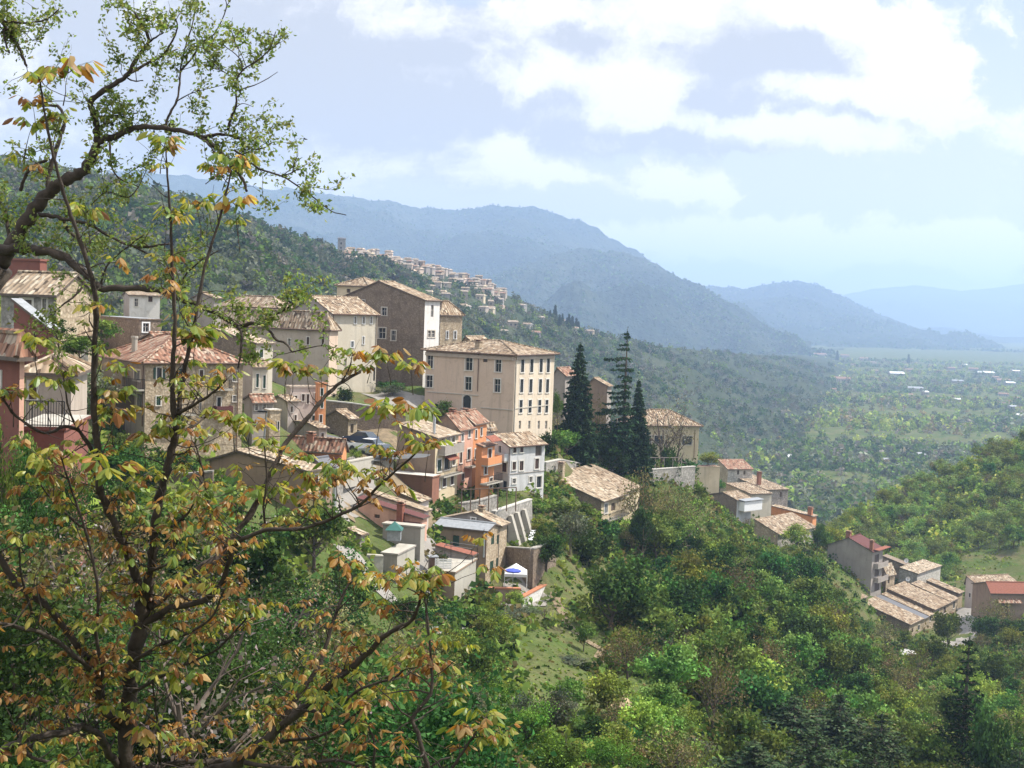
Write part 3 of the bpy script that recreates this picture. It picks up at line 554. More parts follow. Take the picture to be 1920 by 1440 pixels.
t1 = bld('concrete_terrace', 'tall concrete retaining terrace with flower pots, left of the two', (745, 1039), 115, 74, 716, 778, 1100, 'flat', wm=('greyplaster', 'concrete'), rm='concrete', cat='terrace')
t2 = bld('concrete_terrace', 'tall concrete retaining terrace with a black railing frame, right of the two', (853, 1073), 118, 75, 806, 893, 1140, 'flat', wm=('brownplaster', 'concrete'), rm='concrete', cat='terrace')
bld('terrace', 'yard wall with a sloping red tile edge before the brown front wing', (882, 1040), 124, 70, 816, 890, 1075, 'gable_r', (817, 1022), wm=('greyplaster', 'concrete'), rm='redsheet', cat='wall', gc=False)
# ---- barn and villa
barn = bld('barn', 'long low barn with a broad sunlit tiled roof and dark stone side', (1128, 938), 178, 64, 1023, 1173, 985, 'gable_r', (1026, 890), wm=('stone_dark', 'ochre'), rm='tile_pale', ov=.5, wr=[(1133, 1139, 945, 962, 'sgrey'), (1146, 1154, 943, 958, 'open', 'nt')], cat='barn')
chimney(barn, 1052, 870, 892, 'l', -1.5, .8, 'stone_tan'); balcony(barn, 'r', 1130, 1168, 958, 968, 1.0, 'bars')
bld('barn', 'upper barn roof half stepping up behind the broad sunlit roof', (1160, 924), 186, 64, 1066, 1200, 970, 'gable_r', (1069, 881), wm=('stone_dark', 'ochre'), rm='tile', ov=.4, cat='barn', gc=False)
vil = bld('villa', 'ochre villa with square dark windows and a hipped roof behind the garden wall', (1189, 797), 235, 13, 1180, 1311, 884, 'hip', h=2.6, wm=('ochre', 'ochre'), rm='tile', gut=True, ov=.6, cat='villa', ll=9.,
   wr=[(1227, 1245, 817, 832, 'sdark'), (1279, 1297, 818, 834, 'sdark'), (1208, 1221, 817, 832, 'sdark'), (1196, 1203, 840, 870, 'door2')], trim='trim_stone')
drain(vil, 'r', 1303, 806, 862)
bld('house', 'house with a pinkish roof and chimney wedged between palazzo and spruce', (1060, 703), 215, 62, 1038, 1082, 800, 'gable_r', (1045, 690), wm=('greyplaster', 'greyplaster'), rm='tile_red', wr=[(1066, 1070, 715, 730)], gc=False)
bld('house', 'shaded gabled house showing between the spruce and the tall cedar', (1139, 723), 226, 66, 1100, 1147, 800, 'gable_r', (1114, 709), wm=('brownplaster', 'greyplaster'), gc=False)
# ================================================================== right cluster
bld('house', 'house with a patchy red and tan roof at the back of the lower hamlet', (1365, 879), 302, 16, 1346, 1411, 908, 'gable_r', (1347, 861), wm=('stone_tan', 'stone_pale'), rm='tile_red', wr=[(1394, 1398, 883, 890, 'open', 'nt'), (1382, 1386, 882, 890, 'open', 'nt')])
bld('terrace', 'ochre plastered terrace block under a bright green shrub', (1312, 875), 285, 14, 1304, 1350, 908, 'flat', wm=('ochre', 'ochre'), rm='tile_red', cat='terrace', gc=False)
h2 = bld('house', 'grey stone house with a long tan roof and chimney, rearmost right in the hamlet', (1437, 918), 292, 22, 1368, 1478, 950, 'gable_r', (1369, 890), wm=('stone_grey', 'stone_grey'), rm='tile', wr=[(1462, 1466, 922, 932, 'open', 'nt')])
chimney(h2, 1423, 886, 902, 'l', -.7, .8, 'brick')
h3 = bld('tower_house', 'plain cream tower-like house block in the middle of the hamlet', (1409, 926), 280, 24, 1361, 1447, 975, 'gable_r', (1363, 906), wm=('stone_tan', 'cream'), rm='tile')
h4 = bld('stone_house', 'dark stone house with an offset gable and a white boxed balcony', (1382, 937), 271, 40, 1326, 1409, 982, 'gable_r', (1356, 923), wm=('stone_dark', 'greywhite'), rm='tile')
balcony(h4, 'r', 1385, 1418, 938, 955, 1.6, 'solid', 'whitepaint'); awning(h4, 'r', 1384, 1420, 936, 937.5, 1.9, 'greysheet')
bld('shed', 'long low shed roof running below the dark stone house', (1377, 977), 264, 60, 1312, 1384, 1005, 'gable_r', (1313, 950), wm=('stone_dark', 'stone_tan'), rm='tile', cat='shed')
h5 = bld('house', 'orange house with a thin pale roof edge and square chimney', (1524, 968), 284, 56, 1446, 1531, 1010, 'gable_r', (1447, 948), wm=('orange', 'orange'), rm='tile_pale', wr=[])
chimney(h5, 1519, 953, 966, 'l', -.5, .9, 'terracotta')
h6_ = bld('house', 'low stone house with a wide patchy roof, foremost in the hamlet', (1459, 1000), 264, 46, 1414, 1528, 1032, 'gable_r', (1416, 973), wm=('stone_tan', 'stone_pale'), rm='tile', ov=.5, wr=[(1490, 1494, 997, 1003, 'open', 'nt')])
# ---- bottom right hamlet
q1 = bld('tall_house', 'tall narrow house with a maroon roof, two chimneys and stacked balconies', (1636, 1034), 262, 52, 1552, 1656, 1118, 'gable_r', (1592, 1008), wm=('greyplaster', 'greyplaster'), rm='maroon', wr=[(1640, 1648, 1040, 1055, 'open', 'nt'), (1640, 1648, 1066, 1080, 'open', 'nt'), (1640, 1648, 1092, 1108, 'open', 'nt')])
for y in ((1055, 1061), (1081, 1087)): balcony(q1, 'r', 1638, 1657, *y, 1.0, 'solid', 'greyplaster')
chimney(q1, 1591, 998, 1011, 'l', -.8, .9, 'brick'); chimney(q1, 1634, 1015, 1034, 'l', -.4, .7, 'brick'); awning(q1, 'r', 1638, 1660, 1030, 1031, 1.2, 'redsheet')
bld('house', 'tiny house with a tan roof against the tall maroon-roofed house', (1662, 1075), 268, 40, 1654, 1678, 1112, 'gable_r', (1655, 1058), wm=('stone_dark', 'stone_tan'), rm='tile_pale', wr=[(1665, 1668, 1082, 1094, 'open', 'nt')])
bld('ruin', 'dark roofless stone ruin wall behind the tan roofs', (1712, 1065), 286, 52, 1654, 1719, 1105, 'gable_r', (1656, 1042), wm=('stone_dark', 'stone_dark'), rm='stone_dark', cat='ruin')
bld('shed', 'small grey stone shed with a clean tan roof at the top of the bottom hamlet', (1720, 1075), 280, 50, 1700, 1764, 1100, 'mono', None, h=.7, ll=4.2, wm=('stone_grey', 'stone_pale'), rm='tile_pale', cat='shed')
kw = dict(wm=('stone_dark', 'stone_tan'), trim='trim_stone', ov=.4)
ra = bld('row_house', 'front house of the long tiled row with a dark blank side', (1705, 1170), 250, 52, 1614, 1729, 1208, 'gable_r', (1617, 1129), rm='tile', wr=[(1709, 1712, 1178, 1186, 'open', 'nt'), (1721, 1724, 1172, 1181, 'sdark'), (1715, 1719, 1188, 1204, 'door2', 'nt')], **kw)
def nxt(b, dz=0): return b.C + b.r * (b.lr + .02) + ZUP * dz
rz_ = facade_uv(ra.C, ra.l, ra.nl, 1617, 1129)[1] - ra.ze
rb = bld('row_house', 'narrow row house roofed with a smooth grey strip', None, 0, 52, 1627, 1740, 1190, 'mono', None, h=rz_, rm='slate', C3=nxt(ra, -.12), gc=False, ll=ra.ll, **kw)
rc = bld('row_house', 'second tan roof of the long row, beyond the grey strip', None, 0, 52, 1650, 1750, 1185, 'mono', None, h=rz_, rm='tile', C3=nxt(rb, .12), gc=False, ll=ra.ll, wr=[(1743, 1746, 1154, 1164, 'sdark')], **kw)
rd = bld('row_house', 'wide middle house of the row with a reddish tan roof and red balcony', None, 0, 52, 1668, 1781, 1170, 'mono', None, h=rz_, rm='tile', C3=nxt(rc, .75), gc=False, ll=ra.ll, wr=[(1757, 1760, 1144, 1156, 'sdark'), (1769, 1773, 1138, 1150, 'sbrown')], **kw)
balcony(rd, 'r', 1766, 1780, 1150, 1161, .9, 'bars', 'redsheet')
re_ = bld('row_house', 'row house with a tan roof and small chimney beside the middle house', None, 0, 52, 1710, 1795, 1160, 'mono', None, h=rz_ * .9, rm='tile', C3=nxt(rd, .1), gc=False, ll=ra.ll * .85, wr=[(1787, 1790, 1128, 1140, 'sdark')], **kw)
bld('row_house', 'last raised house at the far end of the long row', (1796, 1112), 277, 52, 1736, 1805, 1160, 'gable_r', (1738, 1088), rm='tile', **kw)
bld('shed', 'narrow stone privy-like annex at the near corner of the long row', (1613, 1122), 254, 50, 1596, 1625, 1172, 'gable_r', (1599, 1116), wm=('stone_tan', 'stone_dark'), cat='shed', gc=False)
bld('house', 'house with a tan roof and pinkish end wall at the right edge', (1829, 1093), 272, 18, 1811, 1905, 1140, 'gable_r', (1813, 1080), wm=('palepink', 'palepink'), rm='tile', wl=[(1817, 1820, 1112, 1120, 'sbrown')])
rh = bld('house', 'brown house with a bright red flat-tiled roof at the right edge', (1858, 1110), 257, 6, 1848, 1930, 1170, 'gable_r', (1850, 1091), wm=('brownplaster', 'brownplaster'), rm='redsheet', ll=8., wr=[(1872, 1890, 1130, 1160, 'open', 'arch', 'nt')])
awning(rh, 'r', 1868, 1912, 1122, 1128, 1.2, 'tile_red')
# ================================================================== walls, yards, street furniture
wallrun('garden_wall', 'stone garden wall with a pale coping below the ochre villa', [(1098, 884, 204), (1219, 881, 213), (1302, 875, 222)], 3.0, mat='stone_grey')
wallrun('garden_wall', 'low stone wall curving up between the grey-white house and the barn', [(1021, 868, 178), (1050, 862, 186), (1098, 872, 200)], 2.2, mat='stone_grey')
wallrun('garden_wall', 'dark retaining wall of the upper garden with a white coping', [(612, 752, 166), (660, 757, 166), (720, 766, 167), (760, 772, 168)], 3.2, mat='stone_dark')
rw = wallrun('retaining_wall', 'pale grey retaining wall with three sloping buttresses', [(925, 960, 139), (994, 937, 152)], 5.2, mat='stone_grey', slant=2)
m = MB()
wd = (P(994, 937, 152) - P(925, 960, 139)); wd.z = 0; wd.normalize(); wn = Vector((wd.y, -wd.x, 0))
for px, py, D in ((950, 966, 142.6), (962, 961, 145), (975, 955, 147.6)):
    a = P(px, py, D) + wn * .2; a2 = a + wd * .75; o1, o2 = a + wn * .35, a2 + wn * .35; g1, g2 = [q + wn * 1.5 - ZUP * 4.6 for q in (o1, o2)]; h1, h2 = [q - ZUP * 4.6 for q in (a, a2)]
    m.face([a, o1, o2, a2]); m.face([o1, g1, g2, o2]); m.face([a, h1, g1, o1]); m.face([a2, o2, g2, h2])
m.build('buttress', 'concrete', rw)
gt = wallrun('terrace_wall', 'brown block wall holding up the little grass terrace', [(951, 1027, 136), (997, 1030, 133), (1040, 1017, 140)], 2.6, mat='stone_dark', cop='stone_grey')
wallrun('garden_wall', 'straight brown wall with brick-red coping before the stone house', [(893, 1103, 127), (976, 1105, 128)], 1.5, mat='brownplaster', cop='terracotta')
wallrun('garden_wall', 'white rubble wall with a sloping brick-red coping', [(977, 1121, 127), (1040, 1087, 139)], 2.6, mat='rubble', cop='terracotta')
wallrun('garden_wall', 'short pale wall end beside the bottom hamlet shed', [(1568, 1187, 236), (1606, 1173, 246)], 1.6, mat='stone_pale', gc=False)
wallrun('garden_wall', 'low stone wall along the slope left of the hamlet', [(1304, 938, 268), (1326, 931, 272)], 1.6, mat='stone_pale', gc=False)
wallrun('parapet', 'concrete parapet of the small car park', [(645, 868, 128), (700, 858, 138), (735, 862, 140)], 1.1, mat='concrete', cop='concrete', gc=False)
wallrun('retaining_wall', 'tall patched retaining wall under the orange houses and pergola', [(862, 945, 147), (895, 940, 149), (930, 930, 153)], 5.0, mat='stone_grey', cop='stone_grey')
wallrun('retaining_wall', 'long stone wall below the car park and orange roof', [(520, 905, 122), (580, 925, 122), (640, 905, 128)], 3.0, mat='stone_grey', cop='concrete', gc=False)
wallrun('retaining_wall', 'concrete yard wall left of the green kiosk', [(652, 1040, 113), (718, 1044, 114)], 3.5, mat='concrete', cop='concrete', gc=False)
wallrun('retaining_wall', 'rough stone wall at the foot of the left concrete terrace', [(690, 1105, 108), (748, 1128, 108), (800, 1140, 110)], 2.2, mat='stone_pale', cop=None, gc=False)
wallrun('retaining_wall', 'dark stone wall below the big rubble house', [(280, 880, 108), (350, 890, 106), (400, 885, 106)], 3.0, mat='stone_dark', cop='stone_grey', gc=False)
wallrun('retaining_wall', 'plastered wall behind the pale pink house', [(500, 770, 150), (545, 762, 150)], 4.0, mat='beige_shade', gc=False)
bld('house', 'low stone cellar house between the maroon roof and the gabled stone house', (822, 975), 141, 66, 802, 840, 1010, 'mono', None, h=.8, wm=('brownplaster', 'stone_tan'), rm='tile', gc=False)
bld('house', 'grey plastered house under the pale pink one', (598, 802), 136, 30, 548, 613, 850, 'gable_r', (578, 792), wm=('greyplaster', 'beige_shade'), rm='tile', wr=[(602, 607, 812, 824, 'sbrown')], gc=False)
bld('house', 'beige house with two small windows behind the slim tower-like house', (540, 752), 142, 30, 512, 560, 830, 'gable_r', (524, 742), wm=('beige_shade', 'palepink'), rm='tile', wr=[(545, 549, 762, 773, 'sbrown'), (552, 556, 778, 790, 'sbrown')], gc=False)
# pergola posts and beams beside the orange houses
pg = thing('pergola', 'weathered timber vine pergola below the orange houses', 'pergola', P(915, 950, 143)); m = MB(); m2 = MB()
tops = [[P(px, 918 + (px - 866) * -.04, D) for px in range(866, 970, 17)] for D in (140, 146)]
for row in tops:
    for p in row: m = MB(); m.tube([p, p - ZUP * 2.6], .07, 5); m.build('post', 'timber', pg)
    m2.tube([row[0], row[-1]], .06, 5)
for a, b_ in zip(*tops): m2.tube([a - Vector((0, .4, 0)), b_ + Vector((0, .4, 0))], .05, 5)
for k in range(1, 8):
    t = k / 8; m2.tube([tops[0][0].lerp(tops[1][0], t), tops[0][-1].lerp(tops[1][-1], t)], .035, 4)
m2.v and m2.build('beams', 'timber', pg)
pg2 = thing('pergola', 'slender metal pergola on the villa garden terrace', 'pergola', P(1240, 885, 218)); m = MB()
for D in (218, 221.5):
    r_ = [P(px, 858, D) for px in (1195, 1212, 1229, 1246, 1262, 1278)]
    for p in r_: m.tube([p, p - ZUP * 2.5], .06, 5)
    m.tube([r_[0], r_[-1]], .07, 5)
m.build('frame', 'greyplaster', pg2)
def parasol(name, label, px, py, D, w, h, mat, flat=.3):
    p = P(px, py, D); rt = thing(name, label, 'parasol', p); m = MB(); n = 8
    ring = [p + Vector((math.cos(2 * math.pi * i / n) * w, math.sin(2 * math.pi * i / n) * w, h)) for i in range(n)]
    ap = p + ZUP * (h + flat * w)
    for i in range(n): j = (i + 1) % n; m.face([ring[i], ring[j], ap]); m.face([ring[j], ring[i], ring[i] - ZUP * .15, ring[j] - ZUP * .15])
    m.build('canopy', mat, rt); m = MB(); m.tube([p, ap - ZUP * .02], .03, 6); m.build('pole', 'metalpipe', rt)
parasol('parasol', 'blue parasol beside the white gazebo', 961, 1104, 127.6, .8, 1.9, 'blue', .28)
gz = thing('gazebo', 'white tent gazebo on the yard of the stone house', 'gazebo', P(966, 1108, 130.5)); m = MB(); p = P(966, 1108, 130.5); w = 1.15
cs = [p + Vector((x * w, y * w, 2.0)) for x, y in ((-1, -1), (1, -1), (1, 1), (-1, 1))]; tp_ = p + ZUP * 2.9
for i in range(4): a, b_ = cs[i], cs[(i + 1) % 4]; m.face([a, b_, tp_]); m.face([b_, a, a - ZUP * .3, b_ - ZUP * .3])
m.build('canopy', 'whitepaint', gz); m = MB()
for c in cs: m.tube([c, c - ZUP * 2], .03, 5)
m.build('posts', 'whitepaint', gz)
ks = thing('kiosk', 'small glass kiosk with a green pyramid roof', 'kiosk', P(739, 1012, 118.5)); p = P(739, 1012, 118.5); m = MB(); w = .62
cs = [p + Vector((x * w, y * w, 0)) for x, y in ((-1, -1), (1, -1), (1, 1), (-1, 1))]
for i in range(4): a, b_ = cs[i], cs[(i + 1) % 4]; m.face([a, b_, b_ + ZUP * 1.05, a + ZUP * 1.05])
m.build('body', 'greysheet', ks); m = MB(); tp_ = p + ZUP * 1.75
cs = [p + Vector((x * .8, y * .8, 1.0)) for x, y in ((-1, -1), (1, -1), (1, 1), (-1, 1))]
for i in range(4): m.face([cs[i], cs[(i + 1) % 4], tp_])
m.face(cs[::-1]); m.build('roof', 'teal', ks)
# railing frame, screen and shed on the right concrete terrace
fr = thing('railing_frame', 'black metal frame standing on the right concrete terrace', 'railing', t2.C); m = MB()
q = [P(834, 1052, 121), P(834, 1022, 121), P(884, 1029, 122.5), P(886, 1056, 122.5)]; m.tube(q, .04, 5)
q2 = [a + t2.l * -.1 + t2.r * 1.6 for a in q]; m.tube(q2, .04, 5); m.tube([q[1], q2[1]], .035, 5); m.tube([q[2], q2[2]], .035, 5); m.tube([q[0].lerp(q[1], .5), q[3].lerp(q[2], .5)], .025, 5); m.build('bars', 'iron', fr)
sn = thing('garden_screen', 'white slotted garden screen on the right concrete terrace', 'screen', P(830, 1070, 119.5)); m = MB(); a = P(815, 1070, 119.6); b_ = P(846, 1071, 119.2); d = b_ - a
for k in range(7): m.box(a + ZUP * (.17 * k), d, Vector((0, .05, 0)), ZUP * .11)
for t in (0, .5, 1): m.box(a + d * t * .96 - Vector((0, .02, 0)), d * .04, Vector((0, .03, 0)), ZUP * 1.18)
m.build('panel', 'whitepaint', sn)
cb = thing('cupboard', 'small dark shed box with a grey lid on the right concrete terrace', 'shed', P(811, 1072, 120.5)); m = MB(); m.cbox(P(811, 1070, 120.5), .7, .7, 1.35, .3); m.build('body', 'shutter_brown', cb); m = MB(); m.cbox(P(811, 1070, 120.5) + ZUP * 1.352, .95, .95, .08, .3); m.build('lid', 'greysheet', cb)
pp = thing('chimney_pipe', 'tall shiny metal flue pipe beside the slate roof', 'flue pipe', P(628, 972, 110)); m = MB(); m.tube([P(626, 975, 110), P(628, 893, 110)], .19, 12); m.tube([P(628, 894, 110), P(628, 887, 110)], .26, 12); m.build('pipe', 'metalpipe', pp)
bd = thing('board', 'white board leaning on the grass terrace', 'board', P(990, 1013, 139)); m = MB(); a = P(989, 1012.5, 139); m.box(a, P(998, 1012.5, 139) - a, P(996, 994, 140.4) - a, Vector((0, .05, -.04))); m.build('panel', 'whitepaint', bd)
# parked cars
def car(label, px, py, D, ang, mat, group='cars on the small car park'):
    p = P(px, py, D); rt = thing('parked_car', label, 'car', p, group); a = Vector((math.cos(ang), math.sin(ang), 0)); b = Vector((-a.y, a.x, 0))
    at = lambda x, y, z: p + a * x + b * y + ZUP * z
    m = MB(); prof = [(-2.0, .35), (-2.05, .75), (-1.9, .95), (-1.2, 1.0), (.75, .95), (1.75, .8), (2.0, .62), (2.02, .35)]
    L_ = [at(x, -.82, z) for x, z in prof]; R_ = [at(x, .82, z) for x, z in prof]; m.face(L_); m.face(R_[::-1])
    for i in range(len(prof)): j = (i + 1) % len(prof); m.face([L_[i], R_[i], R_[j], L_[j]])
    tr = [(-1.25, 1.42), (.15, 1.42)]; lo = [(-1.75, .97), (.85, .95)]
    m.face([at(-1.2, -.66, 1.43), at(.1, -.66, 1.43), at(.1, .66, 1.43), at(-1.2, .66, 1.43)]); m.build('body', mat, rt)
    g = MB(); c = [at(-1.75, -.78, .96), at(.9, -.78, .93), at(.9, .78, .93), at(-1.75, .78, .96)]; t = [at(-1.2, -.66, 1.42), at(.1, -.66, 1.42), at(.1, .66, 1.42), at(-1.2, .66, 1.42)]
    for i in range(4): j = (i + 1) % 4; g.face([c[i], c[j], t[j], t[i]])
    g.build('window', 'glassdark', rt)
    for x in (-1.25, 1.25):
        for y in (-.8, .8): w = MB(); w.tube([at(x, y - .09, .32), at(x, y + .09, .32)], .32, 14); w.build('wheel', 'tyre', rt)
    for y in (-.6, .6): h_ = MB(); h_.cbox(at(2.0, y, .6), .08, .3, .14, ang); h_.build('headlight', 'headlight', rt)
car('white parked hatchback on the small car park', 686, 846, 140, 2.7, 'carwhite'); car('dark blue parked car behind the white hatchback', 676, 832, 146, 2.6, 'cardark'); car('silver parked car nearest the parapet', 706, 856, 139, 2.6, 'carsilver')
GC.append(tuple(P(688, 850, 140))); GC.append(tuple(P(668, 842, 148))); GC.append(tuple(P(715, 860, 138)))
# garden steps on the slope, straw heap, rubble
stp = thing('garden_steps', 'pale wooden steps climbing the green slope', 'steps', P(1003, 1255, 108)); m = MB()
for k in range(12):
    t = k / 11; m.cbox(P(987 + 24 * t, 1208 + 52 * t, 115 - 9 * t) + ZUP * .05, 1.0, .35, .12, .25)
m.build('treads', 'trim_stone', stp)
def heap(name, label, cat, px, py, D, rx, ry, h, mat, seed=1):
    p = P(px, py, D); rt = thing(name, label, cat, p); m = MB(); r_ = np.random.default_rng(seed); nr_, na = 7, 26; V = []
    for i in range(nr_ + 1):
        for j in range(na):
            t = i / nr_; a = 2 * math.pi * j / na; k = 1 + (.08 if mat == 'straw' else .22) * r_.normal() * t
            V.append(p + Vector((math.cos(a) * rx * t * k, math.sin(a) * ry * t * k, h * (1 - t * t) - .3 * t + (.03 if mat == 'straw' else .09) * h * r_.normal())))
    for i in range(nr_):
        for j in range(na): j2 = (j + 1) % na; m.face([V[i * na + j], V[(i + 1) * na + j], V[(i + 1) * na + j2], V[i * na + j2]])
    m.build('mound', mat, rt)
heap('straw_heap', 'brown straw heap on the lower slope', 'heap', 1158, 1330, 97, 1.9, 1.6, 1.25, 'straw', 3)
heap('rubble_heap', 'white rubble heap below the bottom hamlet', 'rubble', 1652, 1236, 228, 2.9, 1.6, .9, 'rubble', 5)
heap('rubble_heap', 'pile of broken white stones under the left concrete terrace', 'rubble', 835, 1165, 112, 2.2, 1.8, .7, 'rubble', 7)
heap('rubble_heap', 'pale rubble patch above the walnut tip on the slope', 'rubble', 815, 1190, 106, 1.9, 1.5, .6, 'rubble', 8)
heap('rubble_heap', 'spill of pale stones beside the gravel apron of the long row', 'rubble', 1697, 1222, 236, 2.5, 1.0, .5, 'rubble', 9)
def antenna_dish(px, py, D, label):
    p = P(px, py, D); rt = thing('satellite_dish', label, 'satellite dish', p, 'satellite dishes'); m = MB(); n = 14
    c = p + Vector((0, .05, .5)); ring = [c + Vector((math.cos(2 * math.pi * i / n) * .5, -.12, math.sin(2 * math.pi * i / n) * .5)) for i in range(n)]
    for i in range(n): m.face([ring[i], ring[(i + 1) % n], c + Vector((0, .1, 0))])
    m.build('dish', 'whitepaint', rt); m = MB(); m.tube([p - ZUP * .6, c], .035, 5); m.tube([c + Vector((0, .0, -.3)), c + Vector((0, -.5, 0))], .02, 4); m.build('mast', 'iron', rt)
antenna_dish(1699, 1055, 284, 'white satellite dish above the dark ruin wall'); antenna_dish(1702, 1090, 268, 'white satellite dish on the middle row roof')
lp = thing('street_lamp', 'grey street lamp post left of the dark car', 'street lamp', P(478, 800, 108)); m = MB(); a = P(494, 835, 108); b_ = P(500, 772, 108); m.tube([a, b_], [.09, .06], 8); m.build('post', 'shutter_grey', lp); m = MB(); m.cbox(b_ + Vector((-.35, 0, -.05)), .8, .3, .14); m.build('lamp_head', 'iron', lp)
bird = thing('bird', 'tiny dark bird flying below the clouds', 'bird', P(572, 261, 60)); m = MB(); p = P(572, 261, 60)
m.tube([p + Vector((-.1, 0, 0)), p + Vector((-.04, 0, .01)), p + Vector((.05, 0, .0)), p + Vector((.12, 0, -.01))], [.008, .03, .03, .006], 6)
for s in (-1, 1): m.face([p + Vector((-.03, 0, .01)), p + Vector((.05, 0, .01)), p + Vector((-.01, s * .12, .05)), p + Vector((-.06, s * .2, .03))])
m.build('body', 'feather', bird)
# ================================================================== terrain
def gp(px, py, D): GC.append(tuple(P(px, py, D)))
def gz_(px, z, D): GC.append(tuple(Pz(px, z, D)))
for px in (-1200, -300, 600, 1500, 2600, 3500):
    k = 0 if px < 900 else (px - 900) / 1600
    gz_(px, -1.7, 2); gz_(px, -3.6 - k, 5); gz_(px, -5.8 - k, 9); gz_(px, -8 - 2 * k, 14)
for px, z, D in ((-600, -8, 25), (0, -10.5, 25), (300, -11.5, 25), (960, -13, 25), (1700, -15, 25), (2300, -17, 25),
                 (-600, -9, 45), (-100, -10, 45), (200, -15.5, 42), (600, -18, 42), (960, -19, 45), (1300, -21, 45), (1700, -24, 50), (2300, -27, 50), (1300, -29, 75), (1700, -41, 85), (2200, -44, 90),
                 (-600, 0, 120), (-200, -4, 90), (-900, 5, 200), (-300, 3, 200), (0, -1, 150), (0, -8, 66), (60, -8, 48), (110, -11.5, 60)): gz_(px, z, D)
for q in [(200, 1250, 60), (200, 1050, 75), (200, 900, 98), (300, 880, 110), (400, 890, 112), (400, 1000, 92), (400, 1200, 65), (500, 1000, 95), (500, 1200, 70), (600, 1010, 108), (600, 1150, 88), (700, 1440, 56), (700, 1300, 75), (700, 1200, 92), (560, 1380, 55),
          (740, 1115, 112), (800, 1200, 104), (660, 975, 124), (560, 805, 148), (650, 780, 168), (700, 745, 182), (880, 968, 146), (930, 960, 146), (835, 955, 146), (830, 775, 188), (900, 822, 182), (760, 745, 186),
          (1000, 1440, 70), (1000, 1350, 85), (1000, 1260, 100), (1000, 1185, 112), (985, 1150, 122), (950, 1112, 129), (1000, 1085, 135), (1000, 1012, 142), (1030, 985, 150), (985, 935, 158), (1045, 835, 188), (1100, 882, 206),
          (1160, 1440, 75), (1160, 1335, 97), (1160, 1200, 125), (1120, 1110, 148), (1080, 1085, 142), (1150, 1020, 168), (1230, 900, 214), (1300, 900, 225), (1250, 868, 230), (1180, 985, 190),
          (1280, 1450, 86), (1290, 1345, 108), (1280, 1200, 145), (1250, 1080, 172), (1300, 1000, 205), (1340, 950, 255), (1420, 1430, 118), (1500, 1530, 104), (1500, 1400, 138), (1650, 1470, 120), (1800, 1500, 118), (1920, 1510, 116), (1420, 1220, 160), (1400, 1110, 195), (1420, 1035, 238), (1530, 1025, 268),
          (1560, 1240, 175), (1540, 1130, 215), (1700, 1350, 165), (1745, 1196, 252), (1765, 1182, 258), (1785, 1165, 266), (1700, 1250, 205), (1640, 1232, 232), (1730, 1215, 244), (1780, 1205, 250), (1815, 1205, 252), (1812, 1160, 262), (1805, 1135, 272), (1850, 1190, 252),
          (1900, 1300, 190), (1990, 1200, 235), (1660, 1120, 272), (1700, 1100, 285), (1770, 1100, 286), (1850, 1085, 300), (1920, 1060, 315), (1600, 1075, 262), (2100, 1100, 300)]: gp(*q)
# behind the crest and the plain
for px, z, D in ((-300, 0, 300), (100, -8, 300), (400, -14, 260), (650, -20, 250), (850, -28, 250), (1000, -33, 262), (1150, -42, 275), (1320, -60, 330), (1450, -75, 340), (1560, -85, 340), (1700, -72, 330), (2000, -62, 360),
                 (700, -60, 420), (1000, -78, 420), (1250, -95, 470), (1450, -104, 480), (1600, -104, 480), (1900, -95, 600), (2300, -95, 600), (-500, 0, 500), (200, -40, 500)): gz_(px, z, D)
for D, z in ((750, -108), (1100, -110), (1700, -110), (2600, -110), (3600, -111), (6000, -112), (14000, -114)):
    for px in (-1500, 0, 1000, 1500, 1900, 2600, 3800): gz_(px, z + (3 if px == 1500 else 0), D)
G = np.array(GC)
def ab(x, y): return np.stack([x / y * 8.0, np.log(np.maximum(y, .5)) * 4.2], -1)
_g = ab(G[:, 0], G[:, 1])
# drop near-duplicate controls
keep = []
for i in range(len(_g)):
    if all(((_g[i] - _g[j]) ** 2).sum() > .0008 for j in keep): keep.append(i)
G, _g = G[keep], _g[keep]
_d = np.sqrt(((_g[:, None] - _g[None]) ** 2).sum(-1)); n_ = len(G)
_A = np.zeros((n_ + 3, n_ + 3)); _A[:n_, :n_] = _d - .05 * np.eye(n_); _A[:n_, n_] = 1; _A[:n_, n_ + 1:] = _g; _A[n_, :n_] = 1; _A[n_ + 1:, :n_] = _g.T
_w = np.linalg.solve(_A, np.concatenate([G[:, 2] / np.maximum(G[:, 1], 6.), np.zeros(3)]))
def fbm(x, y, s, oct=4, seed=0):
    v = np.zeros_like(x, float); a = 1.; r_ = np.random.default_rng(seed)
    for o in range(oct):
        for k in range(3):
            th = r_.uniform(0, 2 * np.pi); ph = r_.uniform(0, 6.28); v = v + a * np.sin((x * np.cos(th) + y * np.sin(th)) * 2 * np.pi / s * r_.uniform(.7, 1.3) + ph) / 3
        a *= .55; s *= .47
    return v
def H(x, y):
    x = np.asarray(x, float); y = np.asarray(y, float); sh = x.shape; x = x.ravel(); y = y.ravel(); out = np.empty(len(x))
    for i in range(0, len(x), 20000):
        q = ab(x[i:i + 20000], y[i:i + 20000]); d = np.sqrt(((q[:, None] - _g[None]) ** 2).sum(-1))
        out[i:i + 20000] = (d @ _w[:n_] + _w[n_] + q @ _w[n_ + 1:]) * np.maximum(y[i:i + 20000], 6.)
    yy = np.minimum(y, 3000.)
    out += fbm(x, y, 14, 3, 3) * np.clip(y / 60, .1, .45) + fbm(x, y, 160, 3, 5) * np.clip((yy - 450) / 500, 0, 1) * 2.0
    return out.reshape(sh)
